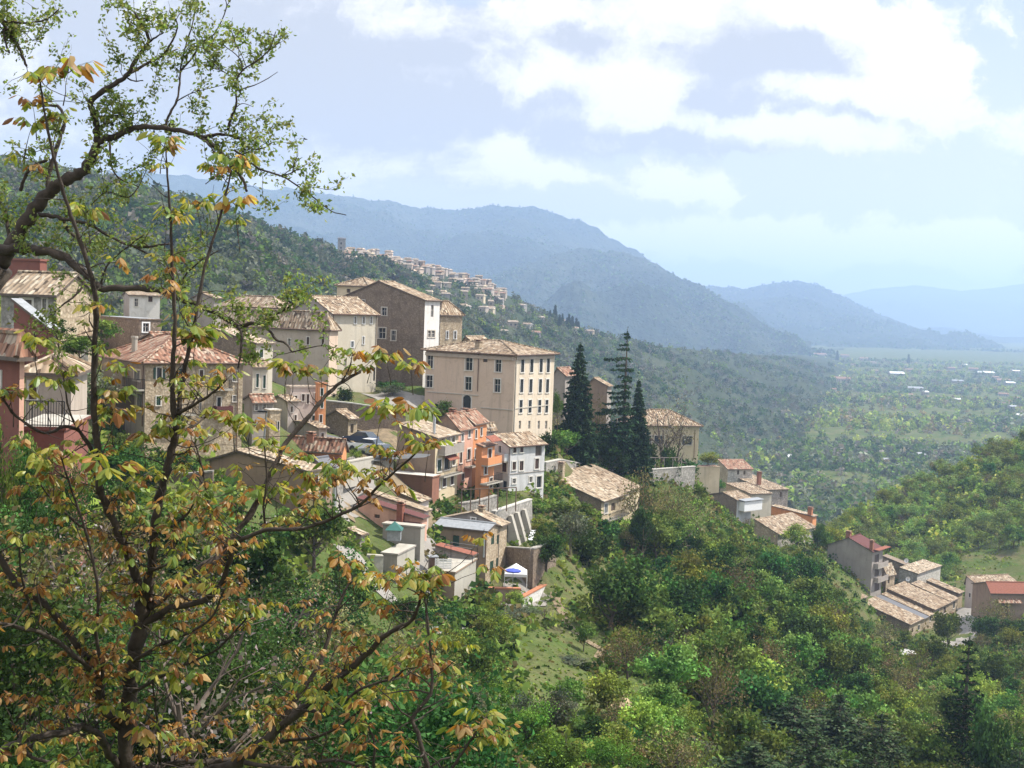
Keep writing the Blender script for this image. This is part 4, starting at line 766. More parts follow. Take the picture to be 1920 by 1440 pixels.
def grid_mesh(name, X, Y, Z, mat, kind='structure', smooth=True):
    nr_, nc = X.shape; me = bpy.data.meshes.new(name); V = np.stack([X, Y, Z], -1).reshape(-1, 3).astype(np.float32)
    me.vertices.add(len(V)); me.vertices.foreach_set('co', V.ravel())
    i, j = np.meshgrid(np.arange(nr_ - 1), np.arange(nc - 1), indexing='ij'); a = (i * nc + j).ravel()
    q = np.stack([a, a + 1, a + nc + 1, a + nc], 1).astype(np.int32); n = len(q)
    me.loops.add(4 * n); me.loops.foreach_set('vertex_index', q.ravel()); me.polygons.add(n); me.polygons.foreach_set('loop_start', np.arange(0, 4 * n, 4, dtype=np.int32))
    if smooth: me.polygons.foreach_set('use_smooth', np.ones(n, bool))
    me.update(calc_edges=True); me.materials.append(MATS[mat]); o = bpy.data.objects.new(name, me); COL.objects.link(o); o['kind'] = kind; return o
def ground_mat(name, cols, s1, s2, bump=.4, bd=1.):
    m, nt, out = nodes(name); ob = N(nt, 'TexCoord').outputs['Object']
    a = ramp(nt, noise(nt, ob, s1, 7, .65, .3), .38, .62); b = ramp(nt, noise(nt, ob, s2, 6, .7), .35, .65); c = ramp(nt, noise(nt, ob, s2 * 6, 4, .7), .3, .7)
    col = mixc(nt, b, mixc(nt, a, cols[0], cols[1]), mixc(nt, a, cols[2], cols[3])); col = mixc(nt, .55, col, mixc(nt, c, (.45,) * 3, (1.2,) * 3), 'MULTIPLY')
    d = N(nt, 'BsdfDiffuse', i={0: col}); bn = N(nt, 'Bump', i={'Strength': bump, 'Distance': bd, 'Height': c}); nt.links.new(bn.outputs[0], d.inputs['Normal']); nt.links.new(d.outputs[0], out.inputs[0]); MATS[name] = m
ground_mat('grass_ground', [(.055, .095, .022), (.085, .13, .035), (.10, .11, .045), (.16, .125, .075)], .045, .16, .6, .3)
ground_mat('wood_ground', [(.040, .062, .028), (.060, .082, .040), (.075, .085, .055), (.095, .10, .065)], .008, .03, .8, 3)
ground_mat('mountain_ground', [(.022, .034, .018), (.05, .068, .032), (.045, .062, .030), (.095, .105, .06)], .0013, .006, 1., 18)
th_ = np.radians(np.concatenate([np.linspace(-62, -27, 50)[:-1], np.linspace(-27, 27, 430), np.linspace(27, 62, 50)[1:]]))
yy_ = np.exp(np.linspace(np.log(1.2), np.log(14000), 640)); TT, YY = np.meshgrid(th_, yy_); XX = np.tan(TT) * YY
ZZ = H(XX, YY)
grid_mesh('ground', XX, YY, ZZ, 'grass_ground')
def spl(pts, xs):
    pts = np.array(pts, float); x = pts[:, 0]; i = np.clip(np.searchsorted(x, xs) - 1, 0, len(x) - 2); t = ((xs - x[i]) / (x[i + 1] - x[i]))[:, None]; ts = t * t * (3 - 2 * t) * .35 + t * .65
    return pts[i] * (1 - ts) + pts[i + 1] * ts
LOFT = {}
def loft(name, ridge, base, mat, amp, sc_, nx=260, nt_=60, prof=1.0, seed=1, drop=None):
    """ridge: [(px,py,D)], base: [(px,z,D)] over the same px range"""
    x0, x1 = max(ridge[0][0], base[0][0]), min(ridge[-1][0], base[-1][0]); xs = np.linspace(x0, x1, nx)
    R_ = np.array([P(*q) for q in spl(ridge, xs)]); B_ = np.array([Pz(*q) for q in spl(base, xs)])
    t = np.linspace(0, 1, nt_)[:, None, None]; tz = t ** prof
    V = B_[None] * (1 - t) + R_[None] * t; V[..., 2] = (B_[None, :, 2] * (1 - tz[..., 0]) + R_[None, :, 2] * tz[..., 0])
    V[..., 2] += fbm(V[..., 0], V[..., 1], sc_, 5, seed) * amp * (4 * t * (1 - t))[..., 0] ** 1.15 + fbm(V[..., 0], V[..., 1], sc_ / 6, 3, seed + 9) * amp * .12
    bk = R_[None] + (R_ - B_)[None] * np.linspace(0, 1.2, 14)[1:, None, None]; hh = (R_[:, 2] - B_[:, 2])[None]; bk[..., 2] = R_[None, :, 2] - hh * (np.linspace(0, 1.2, 14)[1:, None] ** 1.15) * 1.05
    A = np.concatenate([V, bk], 0); o = grid_mesh(name, A[..., 0], A[..., 1], A[..., 2], mat); LOFT[name] = (xs, V, t[:, 0, 0]); return o
loft('wooded_hill', [(-700, 190, 640), (-300, 250, 640), (0, 302, 650), (200, 338, 680), (350, 378, 720), (470, 416, 760), (560, 452, 820), (640, 474, 900), (720, 482, 980), (800, 503, 1040), (900, 528, 1100), (1000, 578, 1150), (1080, 612, 1220), (1200, 646, 1400), (1350, 661, 1800), (1500, 674, 2300), (1600, 690, 2700)],
     [(-700, 0, 240), (0, -6, 270), (200, -14, 280), (470, -24, 300), (640, -36, 330), (900, -64, 390), (1080, -86, 440), (1200, -98, 500), (1350, -106, 620), (1500, -111, 1000), (1600, -115, 1500)], 'wood_ground', 9, 190, 300, 80, 1.0, 3)
loft('mountain', [(200, 318, 5200), (300, 326, 5200), (400, 336, 5200), (490, 352, 5300), (560, 359, 5300), (640, 368, 5400), (720, 379, 5400), (790, 389, 5500), (850, 394, 5500), (900, 390, 5500), (950, 388, 5500), (1000, 390, 5500), (1040, 398, 5500), (1080, 411, 5400), (1130, 436, 5300), (1190, 471, 5200), (1260, 520, 5100), (1400, 600, 5000), (1520, 668, 4900)],
     [(200, -112, 2600), (900, -112, 2900), (1520, -112, 3600)], 'mountain_ground', 85, 900, 320, 90, 1.15, 11)
loft('foothill', [(860, 540, 3900), (960, 503, 4000), (1030, 478, 4100), (1090, 466, 4100), (1150, 471, 4100), (1200, 481, 4050), (1260, 511, 4000), (1330, 545, 3900), (1400, 585, 3800), (1460, 625, 3700), (1520, 664, 3600), (1580, 690, 3600)],
     [(860, -112, 2500), (1200, -112, 2700), (1580, -114, 3200)], 'mountain_ground', 60, 520, 280, 80, 1.1, 17)
loft('far_hill', [(1150, 556, 6800), (1300, 535, 6700), (1340, 538, 6600), (1400, 541, 6500), (1440, 533, 6500), (1490, 526, 6500), (1530, 533, 6400), (1580, 556, 6300), (1640, 586, 6200), (1700, 609, 6100), (1760, 632, 6000), (1820, 656, 5900), (1880, 679, 5800), (1990, 700, 5800)],
     [(1150, -112, 4200), (1990, -112, 4700)], 'mountain_ground', 45, 800, 220, 50, 1.1, 23)
loft('distant_ridge', [(1600, 640, 8600), (1700, 617, 8500), (1740, 615, 8500), (1780, 614, 8500), (1830, 625, 8500), (1900, 650, 8500), (2000, 652, 8500), (2300, 640, 8500)], [(1600, -112, 6600), (2300, -112, 6600)], 'mountain_ground', 40, 900, 140, 40, 1.0, 29)
loft('distant_mountain', [(1250, 575, 11800), (1400, 570, 11800), (1560, 558, 11800), (1640, 541, 11800), (1720, 534, 11800), (1800, 546, 11800), (1860, 541, 11800), (1920, 531, 11800), (2100, 521, 11800), (2500, 560, 11800)], [(1250, -112, 9300), (2500, -112, 9300)], 'mountain_ground', 60, 1300, 160, 40, 1.0, 31)
loft('green_hillside', [(1490, 1010, 325), (1560, 1000, 335), (1590, 985, 352), (1640, 948, 385), (1700, 915, 410), (1780, 893, 420), (1850, 852, 430), (1920, 825, 440), (2000, 790, 450), (2150, 740, 460), (2400, 690, 470)],
     [(1490, -88, 300), (1600, -82, 300), (1700, -72, 305), (1800, -64, 310), (1900, -62, 318), (2050, -60, 320), (2400, -50, 320)], 'grass_ground', 2.5, 70, 160, 70, .95, 41)
def loft_pt(name, px, t):
    xs, V, ts = LOFT[name]; fi = np.clip((px - xs[0]) / (xs[1] - xs[0]), 0, len(xs) - 1.001); ft = np.clip(t * (len(ts) - 1), 0, len(ts) - 1.001)
    i = fi.astype(int); j = ft.astype(int); a = (fi - i)[:, None]; b = (ft - j)[:, None]
    return (V[j, i] * (1 - a) + V[j, i + 1] * a) * (1 - b) + (V[j + 1, i] * (1 - a) + V[j + 1, i + 1] * a) * b
# road ribbons
def ribbon(name, pts, w, mat, lift=.08, kind='structure', conform=True):
    Q = [Vector(q) for q in pts]; S = []
    for a, b in zip(Q, Q[1:]):
        n = max(2, int((b - a).length / .7)); S += [a.lerp(b, i / n) for i in range(n)]
    S.append(Q[-1]); V = []
    for i in range(len(S)):
        d = S[min(i + 1, len(S) - 1)] - S[max(i - 1, 0)]; d.z = 0; d.normalize(); n = Vector((d.y, -d.x, 0)); wv = w * (1 + .18 * math.sin(i * 1.3) + .1 * math.sin(i * .37))
        row = [S[i] + n * wv * k for k in (-.5, -.25, 0, .25, .5)]
        if conform:
            z = H(np.array([p.x for p in row]), np.array([p.y for p in row])); row = [Vector((p.x, p.y, zz + lift)) for p, zz in zip(row, z)]
        V.append(row)
    m = MB()
    for r0, r1 in zip(V, V[1:]):
        for k in range(4): m.face([r0[k], r0[k + 1], r1[k + 1], r1[k]])
    o = m.build(name, mat); o['kind'] = kind; return o
ribbon('road', [P(*q) for q in ((1796, 1212, 248), (1815, 1203, 252), (1818, 1180, 257), (1816, 1160, 262), (1811, 1143, 268), (1806, 1132, 273))], 3.4, 'road', .12)
ribbon('gravel_yard', [P(*q) for q in ((1752, 1204, 246), (1775, 1202, 247), (1800, 1206, 249))], 4.5, 'road', .14)
ribbon('car_park', [P(*q) for q in ((650, 848, 142), (690, 852, 141), (730, 862, 138))], 11, 'asphalt', .05, conform=False)
ribbon('dirt_path', [P(*q) for q in ((1040, 1105, 134), (1062, 1150, 126), (1098, 1195, 120), (1130, 1210, 118), (1118, 1238, 113))], .9, 'earth', .07)
ribbon('lane', [P(*q) for q in ((560, 975, 114), (612, 935, 121), (650, 900, 129), (690, 868, 137))], 4.0, 'road', .1)
ribbon('lane', [P(*q) for q in ((600, 838, 141), (640, 842, 145), (690, 838, 147), (735, 850, 144))], 4.5, 'asphalt', .1)
ribbon('lane', [P(*q) for q in ((640, 1052, 110), (690, 1062, 109), (740, 1120, 107))], 3.0, 'road', .1)
ribbon('lane', [P(*q) for q in ((800, 1010, 128), (806, 1045, 122), (800, 1070, 117))], 2.4, 'road', .1)
ribbon('yard_ground', [P(*q) for q in ((490, 868, 120), (560, 890, 121), (640, 915, 127))], 7.0, 'earth', .1)
ribbon('yard_ground', [P(*q) for q in ((690, 900, 140), (750, 935, 139), (800, 975, 134))], 7.0, 'earth', .1)
ribbon('yard_ground', [P(*q) for q in ((850, 815, 174), (780, 800, 168), (715, 800, 163))], 8.0, 'earth', .1)
ribbon('terrace_paving', [P(*q) for q in ((700, 762, 183), (760, 768, 186), (860, 778, 186))], 8.0, 'road', .1)
ribbon('yard_ground', [P(*q) for q in ((840, 945, 146), (900, 950, 147), (960, 945, 149))], 5.0, 'earth', .1)
ribbon('yard_paving', [P(*q) for q in ((930, 1110, 128.5), (960, 1110, 129), (1010, 1085, 134))], 4.0, 'road', .1)
# ================================================================== trees
GRN = [(0.087, 0.144, 0.030), (0.119, 0.183, 0.041), (0.150, 0.213, 0.054), (0.063, 0.113, 0.027)]
DRK = [(0.029, 0.065, 0.018), (0.044, 0.088, 0.026), (0.058, 0.111, 0.031)]
LIM = [(0.189, 0.251, 0.048), (0.237, 0.276, 0.061), (0.157, 0.213, 0.041)]
BRN = [(0.169, 0.137, 0.065), (0.130, 0.124, 0.049), (0.195, 0.150, 0.078), (0.111, 0.130, 0.046)]
OLV = [(0.111, 0.130, 0.085), (0.143, 0.156, 0.111), (0.091, 0.111, 0.065)]
GRY = [(0.169, 0.150, 0.130), (0.208, 0.182, 0.163), (0.143, 0.130, 0.111)]
NED = [(.020, .042, .020), (.032, .060, .027), (.045, .075, .034)]
FRS = [(0.077, 0.150, 0.021), (0.110, 0.200, 0.032), (0.143, 0.240, 0.047), (0.055, 0.110, 0.019)]
def branchy(mb, p, d, L_, r0, depth, rg, tips, kink=.35, n=3, spread=.8, upb=.15):
    pts = [Vector(p)]; d = Vector(d).normalized(); k = 3
    for i in range(k):
        d = (d + Vector(rg.normal(size=3)) * kink * .5 + Vector((0, 0, upb * .4))).normalized(); pts.append(pts[-1] + d * L_ / k)
    mb.tube(pts, [r0, r0 * .85, r0 * .7, r0 * .5], 5 if r0 > .03 else 3, cap=False)
    if depth == 0: tips.append(pts[-1]); return
    for j in range(n):
        q = pts[1 + int(rg.integers(0, 3))] if j else pts[-1]
        a = (d + Vector(rg.normal(size=3)) * spread).normalized(); branchy(mb, q, a, L_ * rg.uniform(.55, .8), r0 * .5, depth - 1, rg, tips, kink, n, spread, upb)
    tips.append(pts[-1])
lt = lambda L_, k: [tuple(x * k for x in c) for c in L_]
PROTO = {}
def proto(kind, seed, trunk, crown, col, mat='leaf', bark='bark_far'):
    t = trunk.build('trunk', bark) if trunk.f else None
    c = quads_obj('crown', crown, col, mat)
    for o in (t, c):
        if o is not None: COL.objects.unlink(o)
    PROTO.setdefault(kind, []).append((t, c))
def broad(kind, seed, Hh, W, n, ls, cols, cl=26, trunk_h=.3, sparse=0., shell=.55, v=.3, twig=False, up=.5):
    rg = np.random.default_rng(seed); m = MB(); tips = []
    lean = rg.normal(size=2) * .06 * Hh; top = Vector((lean[0], lean[1], Hh * .55))
    m.tube([(0, 0, -.6), (0, 0, Hh * trunk_h * .6), tuple(top)], [Hh * .028, Hh * .022, Hh * .010], 6)
    for k in range(6 if not twig else 8):
        a = rg.uniform(0, 6.28); b = Vector((0, 0, Hh * rg.uniform(trunk_h * .6, .5)))
        branchy(m, b, (math.cos(a), math.sin(a), rg.uniform(.5, 1.3)), Hh * rg.uniform(.22, .34), Hh * .011, 2 if twig else 1, rg, tips, n=3 if twig else 2)
    # clump centres: uneven ellipsoid with gaps
    c = rg.normal(size=(cl, 3)); c /= np.linalg.norm(c, axis=1, keepdims=True); c *= (shell + (1 - shell) * rg.random((cl, 1))) * (1 + .22 * rg.normal(size=(cl, 1)))
    n = int(n * 1.8); c[:, 2] = np.where(c[:, 2] < -.55, -.55, c[:, 2]); c = c * np.array([W / 2, W / 2, Hh * (1 - trunk_h) / 2]) * .86 + np.array([lean[0], lean[1], Hh * (trunk_h + (1 - trunk_h) / 2)])
    if twig: c = np.array([tuple(t) for t in tips]) if len(tips) > 4 else c; cl = len(c)
    w_ = rg.uniform(.4, 1.6, cl); idx = rg.choice(cl, n, p=w_ / w_.sum()); rad = (W * .085 * rg.uniform(.6, 1.4, cl))[idx][:, None]
    pts = c[idx] + rg.normal(size=(n, 3)) * rad * np.array([1, 1, .75])
    cc = colvar(cols, cl, .18, rg)[idx] * (1 + v * .5 * rg.normal(size=(n, 1)))
    proto(kind, seed, m, leafquads(pts, ls * 1.12 * rg.uniform(.6, 1.4, n), up, .7, rg), np.clip(cc, .006, .5))
def conifer(kind, seed, Hh, W, tiers, cols, droop=.25, ls=.4, per=22, oneside=0., bare=.08, taper=1.0, gap=.0):
    rg = np.random.default_rng(seed); m = MB(); m.tube([(0, 0, -.6), (0, 0, Hh * .6), (0, 0, Hh)], [Hh * .018, Hh * .011, .02], 6); C_, S_ = [], []
    for i in range(tiers):
        t = (i + rg.uniform(-.3, .3)) / tiers; z = Hh * (bare + (1 - bare) * t); R_ = W / 2 * (1 - t) ** taper * rg.uniform(.75, 1.15) * (1 if gap < .25 else rg.uniform(.55, 1.25)) + .12
        nb = max(5, int(10 - 4 * t))
        for b in range(nb):
            if rg.random() < gap: continue
            a = 2 * math.pi * (b + rg.uniform(-.4, .4)) / nb; L_ = R_ * rg.uniform(.75, 1.15) * (1 + oneside * math.cos(a - math.pi))
            e = Vector((math.cos(a) * L_, math.sin(a) * L_, z - droop * L_ + .12 * L_)); m.tube([(0, 0, z), tuple(Vector((e.x * .5, e.y * .5, z - droop * L_ * .3))), tuple(e)], [.04, .025, .01], 3, cap=False)
            k = max(12, int(3.4 * per * L_ / (W / 2))); s = rg.uniform(.05, 1.05, k); wd = .30 * L_ * (1.1 - s)
            x = np.cos(a) * L_ * s; y = np.sin(a) * L_ * s; lat = rg.normal(size=k) * wd
            C_.append(np.stack([x - np.sin(a) * lat, y + np.cos(a) * lat, z - droop * L_ * s ** 1.5 + .1 * L_ * s ** 3 + rg.normal(size=k) * .05 - np.abs(lat) * .25], 1)); S_.append(ls * rg.uniform(.6, 1.3, k) * (.6 + .4 * (1 - t)))
    C_ = np.concatenate(C_); S_ = np.concatenate(S_); tp = np.stack([rg.normal(size=30) * .08, rg.normal(size=30) * .08, Hh * rg.uniform(.9, 1.01, 30)], 1)
    C_ = np.concatenate([C_, tp]); S_ = np.concatenate([S_, np.full(30, ls * .4)]); proto(kind, seed, m, leafquads(C_, S_ * 1.45, 1.0, .55, rg, .3), colvar(cols, len(C_), .3, rg), 'needle')
for s in range(3):
    broad('green', 10 + s, 7, 6.2, 1500, .34, GRN, 30); broad('dark', 20 + s, 7.5, 6.5, 1700, .34, DRK, 30, shell=.5)
    broad('lime', 30 + s, 6, 5.5, 1300, .30, LIM, 26); broad('brown', 40 + s, 8, 7, 800, .22, BRN, 40, .2, twig=True); broad('bush', 50 + s, 3, 3.8, 700, .26, GRN + LIM[:1], 20, .05)
    broad('bare', 60 + s, 8, 6.5, 330, .17, GRY + BRN[:1], 30, .2, twig=True); broad('fresh', 70 + s, 6.5, 5.6, 2600, .20, FRS, 34, .15, v=.5, shell=.4)
    broad('hillgreen', 150 + s, 6, 5.6, 1500, .3, [(.19, .27, .065), (.23, .31, .08), (.15, .22, .06), (.20, .23, .085)], 32)
    broad('darkbush', 90 + s, 3, 4.2, 800, .26, DRK, 20, .05)
for s in range(3):
    broad('neardark', 130 + s, 6, 5.6, 4200, .13, DRK + GRN[3:], 70, .12, shell=.5); broad('nearbush', 140 + s, 3, 3.6, 2600, .11, DRK + GRN[:2], 44, .05)
for s in range(2):
    broad('olive', 80 + s, 4.2, 4.8, 900, .20, OLV, 22, .25); conifer('pine', 100 + s, 13, 9.5, 17, [(.05, .085, .035), (.07, .105, .05), (.045, .07, .035)], .15, .42, 26, taper=.75); broad('yellowish', 110 + s, 6, 6.2, 900, .2, BRN + LIM[:1], 34, .15)
conifer('spruce', 120, 15, 6.6, 44, NED, .32, .42, 24, taper=.85); conifer('cedar', 121, 22, 8.2, 28, NED, .2, .5, 22, oneside=.5, taper=.6, gap=.34, bare=.1)
conifer('slender_spruce', 122, 12, 4.2, 20, [(.02, .045, .016), (.03, .06, .022)], .1, .28, 13, taper=.7, gap=.1); conifer('cypress', 123, 9, 1.8, 26, NED, -.6, .3, 10, taper=.4)
SIZE = {k: None for k in PROTO}
for k, L_ in PROTO.items():
    zs = []
    for t, c in L_:
        v = np.empty(len(c.data.vertices) * 3, np.float32); c.data.vertices.foreach_get('co', v); v = v.reshape(-1, 3); zs.append((np.percentile(v[:, 2], 99), np.percentile(np.hypot(v[:, 0], v[:, 1]), 96) * 2))
    SIZE[k] = zs
NAME = {'hillgreen': 'spring_green_tree', 'neardark': 'dark_tree', 'nearbush': 'shrub', 'green': 'leafy_tree', 'dark': 'dark_tree', 'lime': 'light_green_tree', 'brown': 'budding_tree', 'bush': 'shrub', 'bare': 'bare_tree', 'fresh': 'fresh_green_tree', 'darkbush': 'dark_shrub', 'olive': 'olive_tree', 'pine': 'pine_tree', 'yellowish': 'yellowish_tree', 'spruce': 'spruce', 'cedar': 'cedar', 'slender_spruce': 'slender_spruce', 'cypress': 'cypress'}
TREES = []
def plant(kind, p, h, label, group=None, rz=None, wk=1., seed=None, cat=None, var=None):
    vi = (int(rng.integers(0, len(PROTO[kind]))) if var is None else var) % len(PROTO[kind]); t, c = PROTO[kind][vi]; s = h / SIZE[kind][vi][0]
    cat = cat or ('shrub' if 'bush' in kind else 'tree'); nm = NAME[kind]
    if cat == 'shrub' and 'shrub' not in nm: nm = 'shrub'
    r_ = thing(nm, label, cat, p, group); r_.rotation_euler = (0, 0, rng.uniform(0, 6.28) if rz is None else rz); r_.scale = (s * wk, s * wk, s)
    for o in (t, c):
        if o is None: continue
        q = o.copy(); q.name = o.name.split('.')[0]; COL.objects.link(q); q.parent = r_
    TREES.append((p[0], p[1], SIZE[kind][vi][1] * s * wk / 2)); return r_
def ground_at(x, y): return float(H(np.array([x]), np.array([y]))[0])
def plant_px(kind, px, pyb, pyt, D, label, wpx=None, group=None, cat=None, rz=None, onground=True, var=None):
    p = P(px, pyb, D)
    if onground:
        g_ = ground_at(p.x, p.y); p.z = g_ - .1 if abs(g_ - p.z) < 14 else p.z
    top = zat(p.x, p.y, pyt); h = top - p.z; vi = var if var is not None else int(rng.integers(0, len(PROTO[kind]))); s = h / SIZE[kind][vi % len(PROTO[kind])][0]
    wk = 1. if wpx is None else (wpx * D / F) / (SIZE[kind][vi % len(PROTO[kind])][1] * s)
    return plant(kind, p, h, label, group, rz, wk, cat=cat, var=vi)
# ---- trees the photo shows one by one
K = plant_px
K('spruce', 1081, 838, 655, 198, 'dense dark conical spruce right beside the palazzo', 78)
K('cedar', 1166, 885, 627, 208, 'tallest ragged dark conifer with sweeping level boughs', 100, rz=0.)
K('spruce', 1192, 872, 722, 211, 'smaller dark conifer leaning on the right of the tall cedar', 62)
K('green', 1058, 868, 808, 192, 'rounded bright green tree at the foot of the dark spruce', 84)
K('darkbush', 1024, 862, 812, 186, 'dark bush in the corner below the palazzo wall', 40, cat='shrub')
K('brown', 1120, 872, 745, 216, 'thin brownish tree between the two big conifers', 70)
K('bare', 1240, 884, 742, 224, 'nearly leafless thick limbed tree before the ochre villa', 110)
K('bare', 1268, 884, 752, 226, 'leafless tree with yellowish twigs at the villa front', 80)
K('dark', 1130, 880, 812, 210, 'dark leafy tree below the tall cedar', 78)
K('darkbush', 1212, 884, 826, 222, 'dark shrub under the villa window', 46, cat='shrub'); K('darkbush', 1258, 880, 838, 219, 'dark round shrub behind the garden pergola', 34, cat='shrub')
K('lime', 1327, 878, 848, 288, 'vivid light green shrub on the ochre terrace block', 42, cat='shrub', onground=False)
K('lime', 1188, 1166, 1083, 134, 'round light green tree on the grassy slope', 92)
K('green', 1094, 1224, 1166, 116, 'compact round green tree above the dirt path', 48)
K('olive', 1066, 1282, 1230, 107, 'grey olive tree on the lower slope', 72); K('olive', 982, 1192, 1136, 119, 'grey olive tree beside the garden steps', 70); K('olive', 950, 1190, 1148, 116, 'low grey olive by the white rubble wall', 60)
K('brown', 1176, 1290, 1168, 108, 'big brown budding tree leaning on the slope', 125); K('brown', 1335, 1375, 1215, 108, 'large brown green tree with a bent dark trunk', 130); K('bare', 1264, 1270, 1165, 122, 'thin greyish tree with a forked trunk', 80)
K('bare', 1020, 1205, 1110, 121, 'leafless young tree before the white rubble wall', 50); K('dark', 1100, 1275, 1240, 107, 'dark round bush beside the fence posts', 40, cat='shrub')
K('fresh', 985, 1470, 1325, 72, 'bright fresh green tree at the bottom beside the walnut', 130); K('fresh', 1048, 1478, 1372, 68, 'bright fresh green tree in the middle of the bottom edge', 120); K('fresh', 1152, 1480, 1388, 70, 'bright fresh green tree, rightmost at the bottom edge', 110); K('fresh', 925, 1350, 1275, 82, 'bright fresh green bush left above the bottom trees', 90); K('fresh', 1060, 1390, 1330, 84, 'bright fresh green tree behind the bottom ones', 90); K('fresh', 900, 1475, 1380, 66, 'bright fresh green tree behind the walnut leaf tips', 90)
for i, (x, yt, w_, D) in enumerate(((1400, 1345, 210, 112), (1475, 1312, 240, 118), (1560, 1308, 240, 120), (1640, 1345, 210, 112), (1520, 1375, 260, 96), (1405, 1395, 230, 92), (1630, 1400, 220, 94))):
    K('pine', x, 1600, yt, D, ['dark feathery pine, leftmost of the bottom grove', 'dark feathery pine, tallest tip left in the grove', 'dark feathery pine, tallest tip right in the grove', 'dark feathery pine at the right rim of the bottom grove', 'dark feathery pine in the front middle of the grove', 'dark feathery pine at the lower left front of the grove', 'dark feathery pine at the lower right front of the grove'][i], w_, 'dark pine grove at the bottom')
K('slender_spruce', 1800, 1500, 1205, 118, 'lone slender spruce rising alone at lower right', 120); K('dark', 1860, 1520, 1345, 112, 'dark leafy tree right of the lone slender spruce', 110); K('pine', 1905, 1530, 1385, 106, 'dark pine cut by the right edge', 120)
K('green', 1778, 1208, 1152, 243, 'round green tree by the gravel yard of the long row', 62); K('brown', 1660, 1220, 1158, 238, 'brown shrubby tree before the dark side of the long row', 62); K('darkbush', 1618, 1212, 1168, 241, 'dark shrub left of the brown tree by the long row', 40, cat='shrub'); K('green', 1690, 1216, 1182, 240, 'small green bush against the stone row front', 40, cat='shrub')
K('brown', 1868, 1200, 1122, 250, 'reddish brown tree hiding the brown house front', 70); K('dark', 1835, 1235, 1155, 244, 'dark tree beside the road bend', 60); K('dark', 1890, 1245, 1165, 240, 'dark leafy tree below the brown house', 76)
K('brown', 1190, 1010, 880, 184, 'large brown budding tree hiding the barn end', 110); K('brown', 1255, 1020, 905, 190, 'large brown budding tree right of the barn', 110); K('yellowish', 1290, 1010, 930, 200, 'yellow brown tree under the garden wall', 90); K('dark', 1204, 1075, 955, 168, 'dark ivy clad tree rising from the thicket', 60); K('green', 1060, 1010, 940, 158, 'green leafy tree below the barn side', 100); K('olive', 1068, 1055, 960, 148, 'greyish tree over the little grass terrace', 72); K('green', 1010, 985, 938, 156, 'green bush beside the buttressed wall', 50, cat='shrub'); K('lime', 1020, 1008, 975, 149, 'light green shrub on the grass terrace', 60, cat='shrub')
K('bush', 1065, 1110, 1072, 141, 'green shrub beside the terrace wall', 50); K('lime', 920, 1160, 1115, 118, 'light green bush under the brown wall', 46, cat='shrub'); K('lime', 968, 1150, 1108, 122, 'light green bush before the red coping wall', 40, cat='shrub'); K('cypress', 915, 1152, 1120, 118, 'little dark cypress below the yard wall', 12)
K('lime', 1495, 1030, 985, 262, 'light green tree beside the lowest hamlet roof', 60); K('dark', 1532, 1035, 985, 264, 'dark tree at the corner of the patchy roofed house', 36); K('lime', 1345, 1005, 962, 255, 'light green tree under the long shed roof', 60)
K('green', 690, 845, 815, 160, 'green bush by the parked cars', 30, cat='shrub'); K('lime', 668, 868, 838, 136, 'yellow green shrub at the car park corner', 26, cat='shrub'); K('darkbush', 730, 780, 716, 190, 'dark rounded shrub in the upper garden', 60, cat='shrub'); K('dark', 640, 768, 728, 172, 'dark bush behind the white topped retaining wall', 40, cat='shrub'); K('olive', 735, 770, 722, 186, 'greyish green tree in the upper garden', 50); K('bush', 830, 772, 752, 184, 'clipped green hedge bush by the palazzo door', 36)
K('green', 1045, 800, 738, 196, 'ivy green shrub climbing the palazzo corner', 24, cat='shrub', onground=False)
K('dark', 110, 650, 600, 80, 'dark green shrub by the solar panelled house', 60, cat='shrub', onground=False); K('green', 150, 690, 630, 85, 'green leafy tree behind the elm boughs at left', 80, onground=False); K('bush', 190, 640, 600, 120, 'green shrub before the dark flat-topped house', 60, onground=False); K('green', 60, 880, 820, 46, 'green bush before the salmon terrace block', 60, cat='shrub')
K('olive', 160, 800, 690, 80, 'greyish leafy tree left of the rubble house', 110, onground=False); K('dark', 240, 960, 835, 92, 'dark leafy tree before the big rubble house', 130); K('dark', 160, 1000, 850, 75, 'dark leafy tree under the salmon terrace', 140); K('green', 300, 950, 868, 100, 'green bushy tree below the big rubble house', 90)
PROT += [(716, 780, 1000, 1088, 119), (806, 895, 1040, 1128, 123), (815, 950, 950, 1096, 136), (1020, 1130, 885, 962, 186), (1614, 1800, 1100, 1190, 262), (1215, 1305, 872, 903, 230), (1340, 1480, 900, 950, 290), (1310, 1352, 872, 905, 290)]
K('neardark', 50, 960, 842, 45, 'dark leafy tree in front of the salmon terrace block', 120); K('neardark', 125, 960, 868, 47, 'dark leafy tree right before the salmon terrace corner', 100); K('nearbush', 10, 900, 800, 44, 'dark shrub below the brick-red house', 90, cat='shrub')
